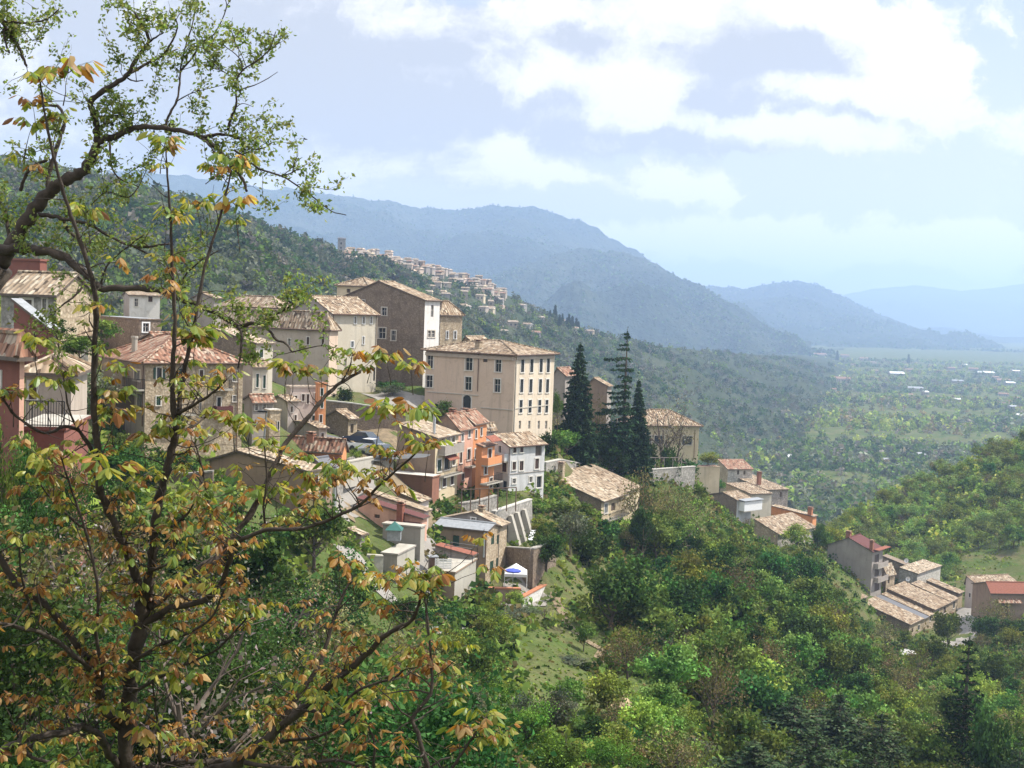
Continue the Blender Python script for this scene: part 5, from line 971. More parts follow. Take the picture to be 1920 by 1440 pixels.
# ---- thickets: scattered individuals, kept off the houses
def inside(x, y, pad=1.2):
    for C, r, l, lr, ll, zg in FOOT:
        d0, d1 = x - C.x, y - C.y; a = d0 * r.x + d1 * r.y; b = d0 * l.x + d1 * l.y
        if -pad < a < lr + pad and -pad < b < ll + pad: return True
    return False
def clear(p, h, w_):
    q = proj(p); t = proj(p + Vector((0, 0, h))); hw = w_ / 2 * F / p.y * .8
    for x0, x1, y0, y1, D in PROT:
        if D > p.y - 1 and q[0] + hw > x0 and q[0] - hw < x1 and t[1] < y1 and q[1] > y0: return False
    return True
def thicket(n, pxr, Dr, kinds, hr, label, group, pad=.6, zones=(), keepout=(), surf=None, shrubl=None):
    done = 0; tries = 0
    while done < n and tries < n * 25:
        tries += 1
        if surf: 
            px = rng.uniform(*pxr); t = rng.uniform(*Dr); p = Vector(loft_pt(surf, np.array([px]), np.array([t]))[0])
        else:
            px = rng.uniform(*pxr); D = math.exp(rng.uniform(math.log(Dr[0]), math.log(Dr[1]))); p = Pz(px, -20, D); p.z = ground_at(p.x, p.y)
        q = proj(p)
        if any(a < q[0] < b and c < q[1] < d for a, b, c, d in keepout) or inside(p.x, p.y): continue
        ks, ws = zip(*kinds); k = ks[rng.choice(len(ks), p=np.array(ws) / sum(ws))]; h = rng.uniform(*hr) * (.5 if 'bush' in k else 1); w_ = h * .85
        if any((p.x - a) ** 2 + (p.y - b) ** 2 < ((r_ + w_ / 2) * pad) ** 2 for a, b, r_ in TREES): continue
        if not clear(p, h, w_):
            h *= .5; w_ *= .5
            if not clear(p, h, w_): continue
        plant(k, p - ZUP * .2, h, label[k] if isinstance(label, dict) else label, group); done += 1
KO = [(925, 1110, 1085, 1345), (985, 1140, 1180, 1260), (1100, 1225, 1270, 1345), (1110, 1245, 1060, 1175), (1030, 1090, 1000, 1090)]
lab = lambda where: {k: v + ' ' + where for k, v in {'hillgreen': 'pale spring green tree', 'neardark': 'shady dark leafed tree', 'nearbush': 'shady low shrub', 'green': 'leafy green tree', 'dark': 'dark green tree', 'lime': 'light green tree', 'brown': 'brown budding tree', 'bush': 'low green shrub', 'bare': 'grey leafless tree', 'fresh': 'fresh green tree', 'darkbush': 'low dark shrub', 'olive': 'greyish olive tree', 'yellowish': 'yellow brown tree'}.items()}
thicket(260, (1020, 1680), (120, 268), [('green', 4), ('dark', 4), ('brown', 3), ('lime', 2), ('bush', 2), ('darkbush', 2), ('yellowish', 2)], (4, 8), lab('in the thicket between barn and long row'), 'thicket below the hamlet', .4, keepout=KO)
thicket(130, (1180, 1990), (100, 252), [('green', 3), ('lime', 2), ('brown', 2), ('yellowish', 2), ('bush', 2), ('dark', 1)], (3.5, 6.5), lab('on the lower right slope'), 'trees on the lower right slope', .45, keepout=KO + [(1600, 1830, 1180, 1250)])
thicket(60, (850, 1330), (72, 130), [('green', 3), ('bush', 3), ('darkbush', 2), ('brown', 2), ('olive', 1), ('lime', 2)], (2.5, 4.5), lab('on the open middle slope'), 'shrubs on the middle slope', .7, keepout=KO)
thicket(55, (-80, 800), (30, 64), [('neardark', 5), ('nearbush', 4), ('bare', 3), ('brown', 3)], (3.5, 6.5), lab('close below the walnut'), 'shady trees close below the walnut', .5)
thicket(50, (-80, 800), (64, 112), [('dark', 5), ('darkbush', 4), ('green', 1), ('bare', 3), ('brown', 3), ('olive', 1)], (3.5, 6.5), lab('in the ravine behind the walnut'), 'ravine trees behind the walnut', .55)
thicket(230, (1500, 2050), (.02, 1.0), [('green', 1.5), ('hillgreen', 10), ('lime', 3), ('yellowish', 2), ('dark', .8), ('bare', 1.5)], (4, 7), lab('on the facing green hillside'), 'trees on the facing hillside', .45, surf='green_hillside', keepout=[(1780, 2000, 1035, 1085)])
thicket(40, (1290, 1620), (270, 330), [('green', 3), ('lime', 3), ('bare', 1), ('dark', 1)], (4, 7), lab('behind the lower hamlet'), 'trees behind the hamlet', .6)
# ================================================================== foliage nobody could count
def woods(name, pts, hts, k, cols, lab_s=1.0, sq=.42, rg=rng, label=None):
    n = len(pts); idx = np.repeat(np.arange(n), k); u = rg.normal(size=(n * k, 3)); u /= np.linalg.norm(u, axis=1, keepdims=True); u *= rg.random((n * k, 1)) ** .4; u[:, 2] = np.abs(u[:, 2]) * 1.1 - .12
    h = hts[idx][:, None]; c = pts[idx] + u * h * np.array([.5, .5, .8]); ci = rg.integers(0, len(cols), n); base = np.array(cols)[ci] * (1 + .22 * rg.normal(size=(n, 1)))
    cc = base[idx] * (1 + .18 * rg.normal(size=(n * k, 1))); o = quads_obj(name, leafquads(c, hts[idx] * sq * lab_s * rg.uniform(.6, 1.4, n * k), .6, .8, rg), np.clip(cc, .006, .5), 'leaf_far'); o['kind'] = 'stuff'; return o
MIX = GRN + DRK + OLV + LIM[:1] + BRN
# near undergrowth
def under(n, pxr, Dr, hr, cols, k, pad=.5, ko=()):
    x = rng.uniform(*pxr, n); D = np.exp(rng.uniform(np.log(Dr[0]), np.log(Dr[1]), n)); X = (x - 960) / F * D; Z = H(X, D); ok = np.array([not inside(a, b, pad) for a, b in zip(X, D)])
    for i in range(n):
        if ok[i]:
            q = proj(Vector((X[i], D[i], Z[i])))
            if any(a < q[0] < b and c < q[1] < d for a, b, c, d in ko): ok[i] = False
    return np.stack([X, D, Z - .1], 1)[ok], rng.uniform(*hr, ok.sum())
KV = [(455, 960, 700, 1000), (700, 960, 990, 1130)]
pts, hts = under(3500, (-200, 1500), (28, 66), (.4, 1.5), None, 10); woods('ground_cover', pts, hts, 46, GRN + DRK, 1., .13)
pts, hts = under(13000, (-200, 2150), (66, 300), (.5, 1.9), None, 10, ko=KV + [(985, 1150, 1180, 1345), (1090, 1230, 1265, 1345), (1740, 1830, 1125, 1215), (640, 740, 820, 880)])
woods('undergrowth', pts, hts, 11, GRN + LIM + DRK[2:] + BRN[:1], .8, .5)
pts, hts = under(16000, (820, 2000), (95, 285), (.7, 2.6), None, 10, ko=KO + [(1740, 1830, 1125, 1215), (930, 1100, 940, 1110)]); woods('scrub', pts, hts, 15, GRN + DRK + LIM[:1] + BRN[:2], .8, .36)
pts, hts = under(9000, (850, 1700), (70, 250), (.15, .4), None, 8); woods('grass', pts, hts, 9, LIM + GRN + BRN[:1], 1., .9)
nw = 4200; pxs = rng.uniform(1480, 2150, nw); ts = rng.random(nw); p_ = loft_pt('green_hillside', pxs, ts); mk = ~((pxs > 1790) & (ts < .25) & (pxs < 1960)); woods('meadow_grass', p_[~mk], rng.uniform(.3, .9, (~mk).sum()), 12, LIM, 1., .5); woods('hillside_scrub', p_[mk], rng.uniform(1.2, 4, mk.sum()), 16, lt(LIM + LIM + GRN, 1.75), .8, .42)
# wooded hill behind the village
nw = 17000; pxs = rng.uniform(-650, 1560, nw); ts = rng.random(nw) ** .8; p_ = loft_pt('wooded_hill', pxs, ts); zone = fbm(p_[:, 0], p_[:, 1], 260, 4, 77)
mk = (rng.random(nw) < np.clip(.85 + zone * .7, .45, 1)) & ~((pxs > 620) & (pxs < 960) & (ts > .86)); dk = zone > .1
woods('hill_forest', p_[mk & dk], rng.uniform(5, 9, (mk & dk).sum()), 40, lt(DRK + GRN[:1] + OLV + GRY[2:], .9), 1., .27)
woods('hill_scrub', p_[mk & ~dk], rng.uniform(3.5, 7.5, (mk & ~dk).sum()), 36, lt(OLV + GRY[:1] + GRN[:2] + OLV + BRN[3:] + LIM[2:], .95), 1., .28)
# plain
nw = 24000; D = np.exp(rng.uniform(np.log(470), np.log(3300), nw)); px = rng.uniform(1000, 2150, nw); X = (px - 960) / F * D; Z = H(X, D); zone = fbm(X, D, 330, 4, 91)
mk = (rng.random(nw) < np.clip(.72 + zone * 1.1, .08, 1)); hv = rng.uniform(4.5, 10, nw) * (1 + .35 * np.clip(zone, 0, 1)); dk = fbm(X, D, 500, 3, 95) > .15
woods('plain_trees', np.stack([X, D, Z], 1)[mk & ~dk], hv[mk & ~dk], 32, lt(GRN + OLV + LIM + LIM + GRY[:1] + BRN, 1.3), 1., .31)
woods('plain_woods', np.stack([X, D, Z], 1)[mk & dk], hv[mk & dk], 34, lt(DRK[1:] + GRN + OLV + OLV + GRY[:1], 1.25), 1., .31)
# mountain woods: canopy texture of the slopes
for nm, cnt, x0, x1, h_ in (('mountain', 12000, 420, 1500, 9), ('foothill', 8000, 880, 1560, 8), ('far_hill', 5000, 1300, 1950, 11)):
    pxs = rng.uniform(x0, x1, cnt); ts = rng.random(cnt); p_ = loft_pt(nm, pxs, ts); z = fbm(p_[:, 0], p_[:, 1], 700, 4, 55); mk = rng.random(cnt) < np.clip(.6 + z, .1, 1)
    woods('mountain_woods', p_[mk], rng.uniform(.6, 1.3, mk.sum()) * h_, 9, DRK + GRN[:1] + OLV[:1], 1., .7)
# ================================================================== far villages, one mesh per house
def far_house(p, w_, d, h, rot, wc, rc, label, cat, group, tower=False):
    m = MB(); a = Vector((math.cos(rot), math.sin(rot), 0)); b = Vector((-a.y, a.x, 0)); p = Vector(p)
    o = p - a * w_ / 2 - b * d / 2 - ZUP * 4; m.box(o, a * w_, b * d, ZUP * (h + 4))
    e = .5; h += 0; q = [p - a * (w_ / 2 + e) - b * (d / 2 + e), p + a * (w_ / 2 + e) - b * (d / 2 + e), p + a * (w_ / 2 + e) + b * (d / 2 + e), p - a * (w_ / 2 + e) + b * (d / 2 + e)]; q = [v + ZUP * (h + .02) for v in q]; k = d * .22 if not tower else .8
    r0, r1 = p - a * w_ * .5 + ZUP * (h + k), p + a * w_ * .5 + ZUP * (h + k)
    m.face([q[0], q[1], r1, r0], 1); m.face([q[2], q[3], r0, r1], 1); m.face([q[1], q[2], r1], 0); m.face([q[3], q[0], r0], 0)
    for i in range(max(1, int(w_ / 3))):
        for z in range(max(1, int(h / 3))): c = p + a * (-w_ / 2 + 1.5 + 3 * i) - b * (d / 2 + .02) + ZUP * (1 + 3 * z); m.face([c, c + a * .9, c + a * .9 + ZUP * 1.4, c + ZUP * 1.4], 2)
    o = m.build('church_tower' if tower else 'distant_house', [wc, rc, 'pane'], None, p); tag(o, label, cat, group)
WC = ['beige_shade', 'stone_tan', 'greyplaster', 'stone_grey', 'brownplaster', 'tan', 'ochre']; RC = ['tile', 'tile_red', 'tile_grey', 'tile', 'tile_grey']
pos = []
for i in range(1500):
    px = 645 + 300 * rng.random() ** 1.25; t = 1 - abs(rng.normal()) * (.07 if px < 800 else .13)
    p = loft_pt('wooded_hill', np.array([px]), np.array([min(t, .995)]))[0]
    if any((p[0] - a[0]) ** 2 + (p[1] - a[1]) ** 2 < 70 for a in pos): continue
    pos.append(p)
    far_house(p, rng.uniform(4, 6.5), rng.uniform(4, 5.5), rng.uniform(2.8, 5), rng.uniform(-.7, .2), WC[rng.integers(0, 7)], ['tile', 'tile_grey', 'tile', 'tile_red', 'tile_grey'][rng.integers(0, 5)], 'small pale house packed into the distant hilltop village', 'house', 'houses of the hilltop village')
    if len(pos) > 120: break
p = loft_pt('wooded_hill', np.array([640.]), np.array([.97]))[0]; far_house(p, 5, 5, 11, .2, 'stone_grey', 'slate', 'lone square tower at the top of the distant village', 'tower', None, True)
for px, t in ((975, .93), (1015, .9), (985, .78), (1050, .94), (1075, .92), (925, .9), (960, .7), (1005, .76), (1110, .95)):
    p = loft_pt('wooded_hill', np.array([float(px)]), np.array([t]))[0]; far_house(p, 7, 6, 3.5, rng.uniform(-.5, .5), WC[rng.integers(0, 4)], RC[rng.integers(0, 3)], 'isolated pale house on the hillside below the distant village', 'house', 'scattered houses on the hillside')
for px, py, w_, r_ in ((1178, 650, 9, 0), (1537, 672, 20, 1), (1583, 672, 14, 1), (1620, 678, 16, 1), (1637, 686, 10, 3), (1568, 712, 11, 2), (1578, 719, 26, 1), (1562, 736, 10, 1), (1640, 702, 12, 3), (1680, 707, 24, 2), (1705, 700, 14, 1), (1716, 737, 24, 4), (1734, 744, 10, 2), (1705, 750, 10, 1), (1760, 702, 12, 1), (1783, 696, 13, 1), (1808, 690, 9, 2), (1825, 697, 15, 1), (1838, 703, 10, 2), (1853, 705, 18, 2), (1866, 712, 12, 1), (1795, 720, 18, 4), (1880, 718, 22, 1), (1893, 724, 16, 2), (1881, 745, 16, 1), (1908, 752, 10, 1), (1793, 757, 12, 2), (1889, 762, 18, 1), (1898, 769, 14, 4), (1740, 752, 9, 1), (1915, 785, 16, 2), (1725, 868, 12, 4), (1660, 876, 9, 4), (1480, 870, 6, 2), (1600, 690, 9, 1), (1745, 690, 9, 1), (1905, 700, 12, 2), (1392, 745, 7, 1)):
    d = ray(px, py); t = -111 / d.z; q = d * t
    if q.y > 3400: q = d * (3300 / d.y)
    q.z = ground_at(q.x, q.y); k = q.y / F; far_house(q, w_ * k * 1.15, max(7, w_ * k * .6), max(4, 4.2 * k), rng.uniform(-.3, .3), WC[rng.integers(0, 4)], {0: 'greysheet', 1: 'tile_red', 2: 'whitepaint', 3: 'tile', 4: 'greysheet'}[r_], ['white sheet roofed shed among the trees of the plain', 'red roofed house among the trees of the plain', 'pale roofed house among the trees of the plain', 'tan roofed house among the trees of the plain', 'grey roofed house among the trees of the plain'][r_], 'house', 'houses scattered over the plain')
for i, (px, t) in enumerate(((1032, .93), (1040, .95), (1052, .93), (1060, .92), (1064, .96), (1070, .92), (1080, .93), (1086, .93), (1047, .9))):
    p = loft_pt('wooded_hill', np.array([float(px)]), np.array([t]))[0]; plant('cypress', p, rng.uniform(9, 14), 'dark cypress in the row on the distant hillside', 'cypresses on the distant hillside', wk=1.5)
for px, py, hh in ((1518, 672, 18), (1569, 680, 26), (1703, 684, 24)):
    d = ray(px, py); q = d * (3000 / d.y); q.z = ground_at(q.x, q.y); plant('cypress', q, hh, 'tall dark cypress standing out on the far plain', 'cypresses on the far plain', wk=1.5)
# ================================================================== foreground walnut and elm, limb by limb
def catmull(pts, sub=4):
    p = [Vector(q) for q in pts]; p = [p[0] * 2 - p[1]] + p + [p[-1] * 2 - p[-2]]; out = []
    for i in range(1, len(p) - 2):
        for k in range(sub):
            t = k / sub; a, b, c, d = p[i - 1:i + 3]
            out.append(.5 * ((2 * b) + (c - a) * t + (2 * a - 5 * b + 4 * c - d) * t * t + (3 * b - a - 3 * c + d) * t ** 3))
    return out + [p[-2]]
def limb(mb, pts, D, w, n=7):
    """pts picture points of the limb, D (start,end) distance, w (start,end) width in picture px"""
    k = len(pts); Q = [P(x, y, D[0] + (D[1] - D[0]) * i / (k - 1)) for i, (x, y) in enumerate(pts)]
    C = catmull(Q); m = len(C); w = (w[0] * LW, w[1] * LW); R = [(w[0] + (w[1] - w[0]) * (i / (m - 1)) ** .9) / 2 * C[i].y / F for i in range(m)]
    R = [r * (1 + .10 * math.sin(i * 1.7 + pts[0][0]) + .06 * math.sin(i * 4.1)) for i, r in enumerate(R)]
    C = [c + Vector((math.sin(i * 2.3 + pts[0][1]), 0, math.cos(i * 1.9 + pts[0][0]))) * R[i] * .22 for i, c in enumerate(C)]
    mb.tube(C, R, n); return C, R
LW = .7
frg = np.random.default_rng(21)
def twigline(mb, p, d, L_, r, kink=.4, grav=0., k=5, n=4):
    pts = [Vector(p)]; d = Vector(d).normalized()
    for i in range(k):
        d = (d + Vector(frg.normal(size=3)) * kink * .4 + Vector((0, 0, grav))).normalized(); pts.append(pts[-1] + d * L_ / k)
    mb.tube(pts, [r * (1 - .75 * i / k) for i in range(k + 1)], n, cap=False); return pts, d
# ---- walnut
WT = thing('walnut_tree', 'young walnut tree in front with drooping bronze and green leaves', 'tree', Vector((-2.6, 8.2, -5.8)))
wt = MB(); wtw = wt
C0 = P(235, 1440, 8.2)
wt.tube([Vector((C0.x - .12, 8.2, -6.2)), Vector((C0.x - .06, 8.2, -4.2)), C0 + Vector((0, 0, -.2)), C0], [.12, .10, .082, .078], 9)
WB = [([(235, 1440), (240, 1331), (248, 1256), (262, 1170), (268, 1125)], (8.2, 8.2), (47, 36)),
 ([(268, 1125), (259, 1091), (236, 1031), (210, 971), (187, 915), (182, 833), (176, 767), (177, 667), (180, 577), (172, 522), (149, 448), (128, 389), (111, 333), (97, 278), (83, 208), (75, 150)], (8.2, 7.4), (27, 5)),
 ([(275, 1125), (285, 1050), (290, 1001), (296, 949), (310, 890), (320, 853), (330, 810)], (8.2, 8.1), (27, 21)),
 ([(330, 810), (323, 733), (325, 667), (328, 600), (323, 500), (320, 417), (314, 330), (311, 281)], (8.1, 7.8), (17, 4)),
 ([(330, 810), (336, 760), (347, 687), (366, 600), (384, 500), (410, 417), (434, 320)], (8.1, 8.4), (17, 5)),
 ([(330, 778), (365, 758), (397, 738), (425, 712)], (8.1, 7.7), (11, 5)), ([(328, 815), (365, 797), (398, 772)], (8.1, 8.4), (9, 5)),
 ([(277, 1140), (326, 1104), (375, 1065), (412, 1042), (439, 1003), (480, 948), (520, 862), (535, 832), (584, 775), (610, 743), (640, 717), (676, 697)], (8.2, 9.2), (25, 8)),
 ([(262, 1177), (319, 1140), (375, 1129), (412, 1099), (431, 1050), (445, 1018), (499, 994), (560, 992), (608, 978), (674, 947), (707, 914), (740, 885), (795, 836)], (8.2, 7.2), (20, 5)),
 ([(460, 1426), (502, 1384), (564, 1332), (609, 1294), (682, 1232), (724, 1190), (769, 1166), (786, 1130), (793, 1079)], (7.6, 7.0), (30, 6)),
 ([(235, 1470), (330, 1455), (400, 1445), (460, 1426)], (8.2, 7.6), (34, 30)),
 ([(509, 1378), (557, 1308), (599, 1246), (620, 1180), (641, 1121), (660, 1082)], (7.6, 7.9), (18, 6)),
 ([(805, 1450), (783, 1374), (774, 1346), (807, 1301), (809, 1253), (800, 1148), (792, 1090)], (6.8, 6.9), (15, 5)), ([(838, 1455), (868, 1410), (893, 1372)], (6.6, 6.6), (9, 6)),
 ([(228, 1440), (205, 1415), (188, 1380), (154, 1362), (131, 1372), (80, 1380), (37, 1391), (-20, 1420)], (8.2, 7.4), (22, 18)),
 ([(236, 1375), (208, 1345), (191, 1324), (186, 1275), (176, 1256), (142, 1207), (112, 1166), (82, 1132), (37, 1102), (11, 1065), (-20, 1010)], (8.2, 7.8), (23, 17)),
 ([(176, 1262), (150, 1238), (90, 1192), (37, 1177), (-20, 1164)], (8.0, 7.3), (15, 11)),
 ([(187, 1310), (193, 1256), (180, 1192), (184, 1110), (165, 1012), (146, 952), (128, 900), (112, 850)], (8.0, 7.5), (13, 5)),
 ([(240, 1445), (292, 1440), (337, 1430), (412, 1427), (469, 1414), (525, 1357), (559, 1312), (585, 1270)], (8.2, 8.8), (22, 8)),
 ([(180, 858), (150, 810), (120, 800), (83, 812), (30, 780), (6, 748)], (8.0, 7.6), (12, 6)), ([(150, 810), (130, 770), (118, 700)], (7.9, 7.7), (8, 4)),
 ([(290, 1000), (325, 985), (352, 962), (372, 930)], (8.1, 7.8), (10, 5)), ([(282, 1070), (310, 1060), (345, 1040)], (8.1, 7.6), (9, 5)),
 ([(250, 1240), (300, 1210), (345, 1190), (395, 1160), (420, 1105)], (8.1, 7.4), (12, 5)), ([(245, 1300), (310, 1265), (360, 1240), (410, 1215), (470, 1150)], (8.1, 7.9), (11, 5)),
 ([(300, 1432), (298, 1380), (292, 1330), (285, 1270)], (8.0, 7.6), (11, 5)), ([(262, 1170), (300, 1160), (355, 1190), (420, 1200), (455, 1180)], (8.2, 8.5), (9, 4)),
 ([(564, 1332), (620, 1330), (680, 1290), (740, 1270), (770, 1240)], (7.4, 7.2), (12, 5)), ([(525, 1390), (600, 1380), (660, 1345), (700, 1300)], (7.7, 7.4), (12, 5)),
 ([(412, 1042), (400, 1000), (392, 950), (380, 880), (365, 830)], (8.5, 8.6), (10, 5)), ([(499, 994), (494, 950), (500, 900), (495, 830)], (7.9, 7.8), (8, 4)),
 ([(640, 717), (655, 690), (660, 668)], (9.1, 9.1), (6, 3)), ([(700, 1440), (702, 1395), (690, 1360)], (6.9, 6.9), (9, 5)), ([(460, 1430), (540, 1440), (620, 1425), (690, 1440)], (7.4, 7.0), (14, 9)),
 ([(40, 1395), (60, 1420), (120, 1436)], (7.6, 7.4), (12, 9)), ([(190, 1000), (150, 985), (100, 940), (70, 900)], (8.1, 7.5), (9, 4)), ([(60, 1150), (40, 1080), (36, 1010)], (7.8, 7.5), (9, 4))]
wseg = []
for pts, D, w_ in WB:
    C, R = limb(wt, pts, D, w_, 8 if w_[0] > 15 else 6)
    for c, r, t in zip(C, R, np.linspace(0, 1, len(C))): wseg.append((c, r, t))
    wseg[-1] = (C[-1], R[-1], 2.)     # tip
LQ, LC = [], []
def leaflet(p, d, nrm, L_, col):
    d = d.normalized(); s = d.cross(nrm).normalized(); nn = s.cross(d); w = L_ * .26; fold = nn * (-w * .35)
    prof = [(0, .12), (.3, .85), (.62, 1.0), (.86, .55), (1.0, .04)]; dr = Vector((0, 0, -1)) * L_ * .28
    row = [(p + d * L_ * t + dr * t * t + fold * k, k * w, ) for t, k in prof]
    for s_ in (1, -1):
        for (a, wa), (b, wb) in zip(row, row[1:]):
            t0 = a - fold * (wa / w); t1 = b - fold * (wb / w)
            LQ.append([tuple(t0), tuple(a + s * wa * s_), tuple(b + s * wb * s_), tuple(t1)]); LC.append(col)
BR = [(.31, .145, .035), (.36, .20, .06), (.22, .095, .03), (.42, .28, .12), (.33, .21, .04)]
YG = [(.28, .29, .05), (.21, .26, .05), (.14, .21, .045), (.36, .31, .07)]
def cluster(p, d, sc_=1., gr=.5, nl=None):
    """terminal rosette of drooping compound leaves"""
    nl = nl or int(frg.integers(3, 6)); a0 = frg.uniform(0, 6.28); d = Vector(d).normalized()
    for j in range(nl):
        a = a0 + 6.28 * j / nl + frg.normal() * .3; out = Vector((math.cos(a), math.sin(a), .35)); out = (out + d * .7).normalized()
        L_ = sc_ * frg.uniform(.07, .15); pts, e = twigline(wtw, p, out, L_, .0022, .25, -.16, 4, 3)
        grn = frg.random() < gr; nf = int(frg.integers(2, 4))
        for i in range(nf):
            b = pts[min(1 + i * 3 // max(nf, 1) + 1, len(pts) - 1)]
            for s_ in (1, -1):
                ld = (e * .5 + e.cross(Vector((0, 0, 1))) * s_ * frg.uniform(.5, 1.1) + Vector((0, 0, -frg.uniform(.25, 1.1))) + Vector(frg.normal(size=3)) * .25)
                c = np.array((YG if grn else BR)[frg.integers(0, 4)]) * frg.uniform(.65, 1.2)
                leaflet(b, ld, Vector((frg.normal() * .4, frg.normal() * .4, 1)).normalized(), sc_ * frg.uniform(.038, .075), tuple(c))
        c = np.array((YG if grn else BR)[frg.integers(0, 4)]) * frg.uniform(.7, 1.25); leaflet(pts[-1], e + Vector((0, 0, -.6)), Vector((frg.normal() * .5, frg.normal() * .5, 1)).normalized(), sc_ * frg.uniform(.05, .088), tuple(c))
for c, r, t in wseg:
    q = proj(c)
    if t == 2.: cluster(c, (frg.normal() * .3, frg.normal() * .3, 1), 1.0 * .85, .7, 5); continue
    low = q[1] > 830; rate = .56 if low else (.24 if q[1] > 620 else .09)
    if r < .03 and frg.random() < .5: twigline(wtw, c, Vector((frg.normal(), frg.normal() * .7, frg.uniform(-.2, 1))), frg.uniform(.08, .35), min(.004, r * .5), .6, .06, 5, 3)
    if r > .03: rate *= .55
    if frg.random() < rate:
        for rep in range(1):
            d = Vector((frg.normal(), frg.normal() * .8, frg.uniform(-.1, 1.0))); pts, e = twigline(wtw, c, d, frg.uniform(.10, .42 if low else .26), min(.006, r * .6), .5, .08)
            cluster(pts[-1], e + Vector((0, 0, .3)), frg.uniform(.5, .82), .52 if low else .78)
            if frg.random() < .35: cluster(pts[2], e, .7, .4, 3)
for px, py, D, s in ((75, 128, 7.4, 1.7), (92, 215, 7.5, 1.0), (40, 232, 7.5, 1.0), (60, 195, 7.5, .9), (312, 262, 7.8, 1.2), (438, 298, 8.3, 1.4), (180, 395, 7.7, 1.1), (295, 405, 7.9, 1.2), (350, 385, 8.1, 1.1), (440, 385, 8.3, 1.3), (470, 415, 8.3, .9), (745, 672, 9.2, 1.5), (790, 690, 9.2, 1.4), (700, 668, 9.2, 1.2), (690, 775, 8.0, 1.7), (760, 770, 7.6, 1.5), (795, 840, 7.2, .9), (730, 850, 7.3, 1.0), (545, 700, 8.9, 1.3), (510, 690, 8.9, 1.3), (575, 900, 8.0, 1.5), (540, 925, 8.0, 1.5), (470, 800, 8.2, 1.4), (420, 790, 8.1, 1.3), (330, 625, 8.0, 1.6), (370, 630, 8.2, 1.3), (150, 880, 7.6, 1.9), (100, 870, 7.5, 1.5), (230, 780, 7.9, 1.4), (190, 740, 7.9, 1.4), (270, 820, 8.0, 1.3), (790, 1085, 6.9, 1.3), (730, 1090, 7.2, 1.3), (895, 1355, 6.6, 1.1), (935, 1385, 6.6, 1.0), (660, 1060, 7.9, 1.2), (640, 880, 7.5, 1.2), (600, 700, 8.9, 1.0), (30, 640, 7.6, 1.2), (20, 740, 7.6, 1.3), (90, 720, 7.6, 1.2), (820, 1260, 6.9, 1.1), (660, 1320, 7.2, 1.1), (205, 690, 7.9, 1.1), (130, 1180, 7.5, 1.1), (350, 1280, 7.6, 1.4), (250, 1375, 7.4, 1.3)):
    p = P(px, py, D); pts, e = twigline(wtw, p + Vector((frg.normal() * .06, .05, -.2)), (0, 0, 1), .2, .004, .3); cluster(pts[-1], (0, 0, 1), s * .82, .74, 6)
wt.build('trunk', 'bark', WT, smooth=True)
quads_obj('leaves', np.array(LQ), np.array(LC), 'walnut_leaf', WT, WT['o'])
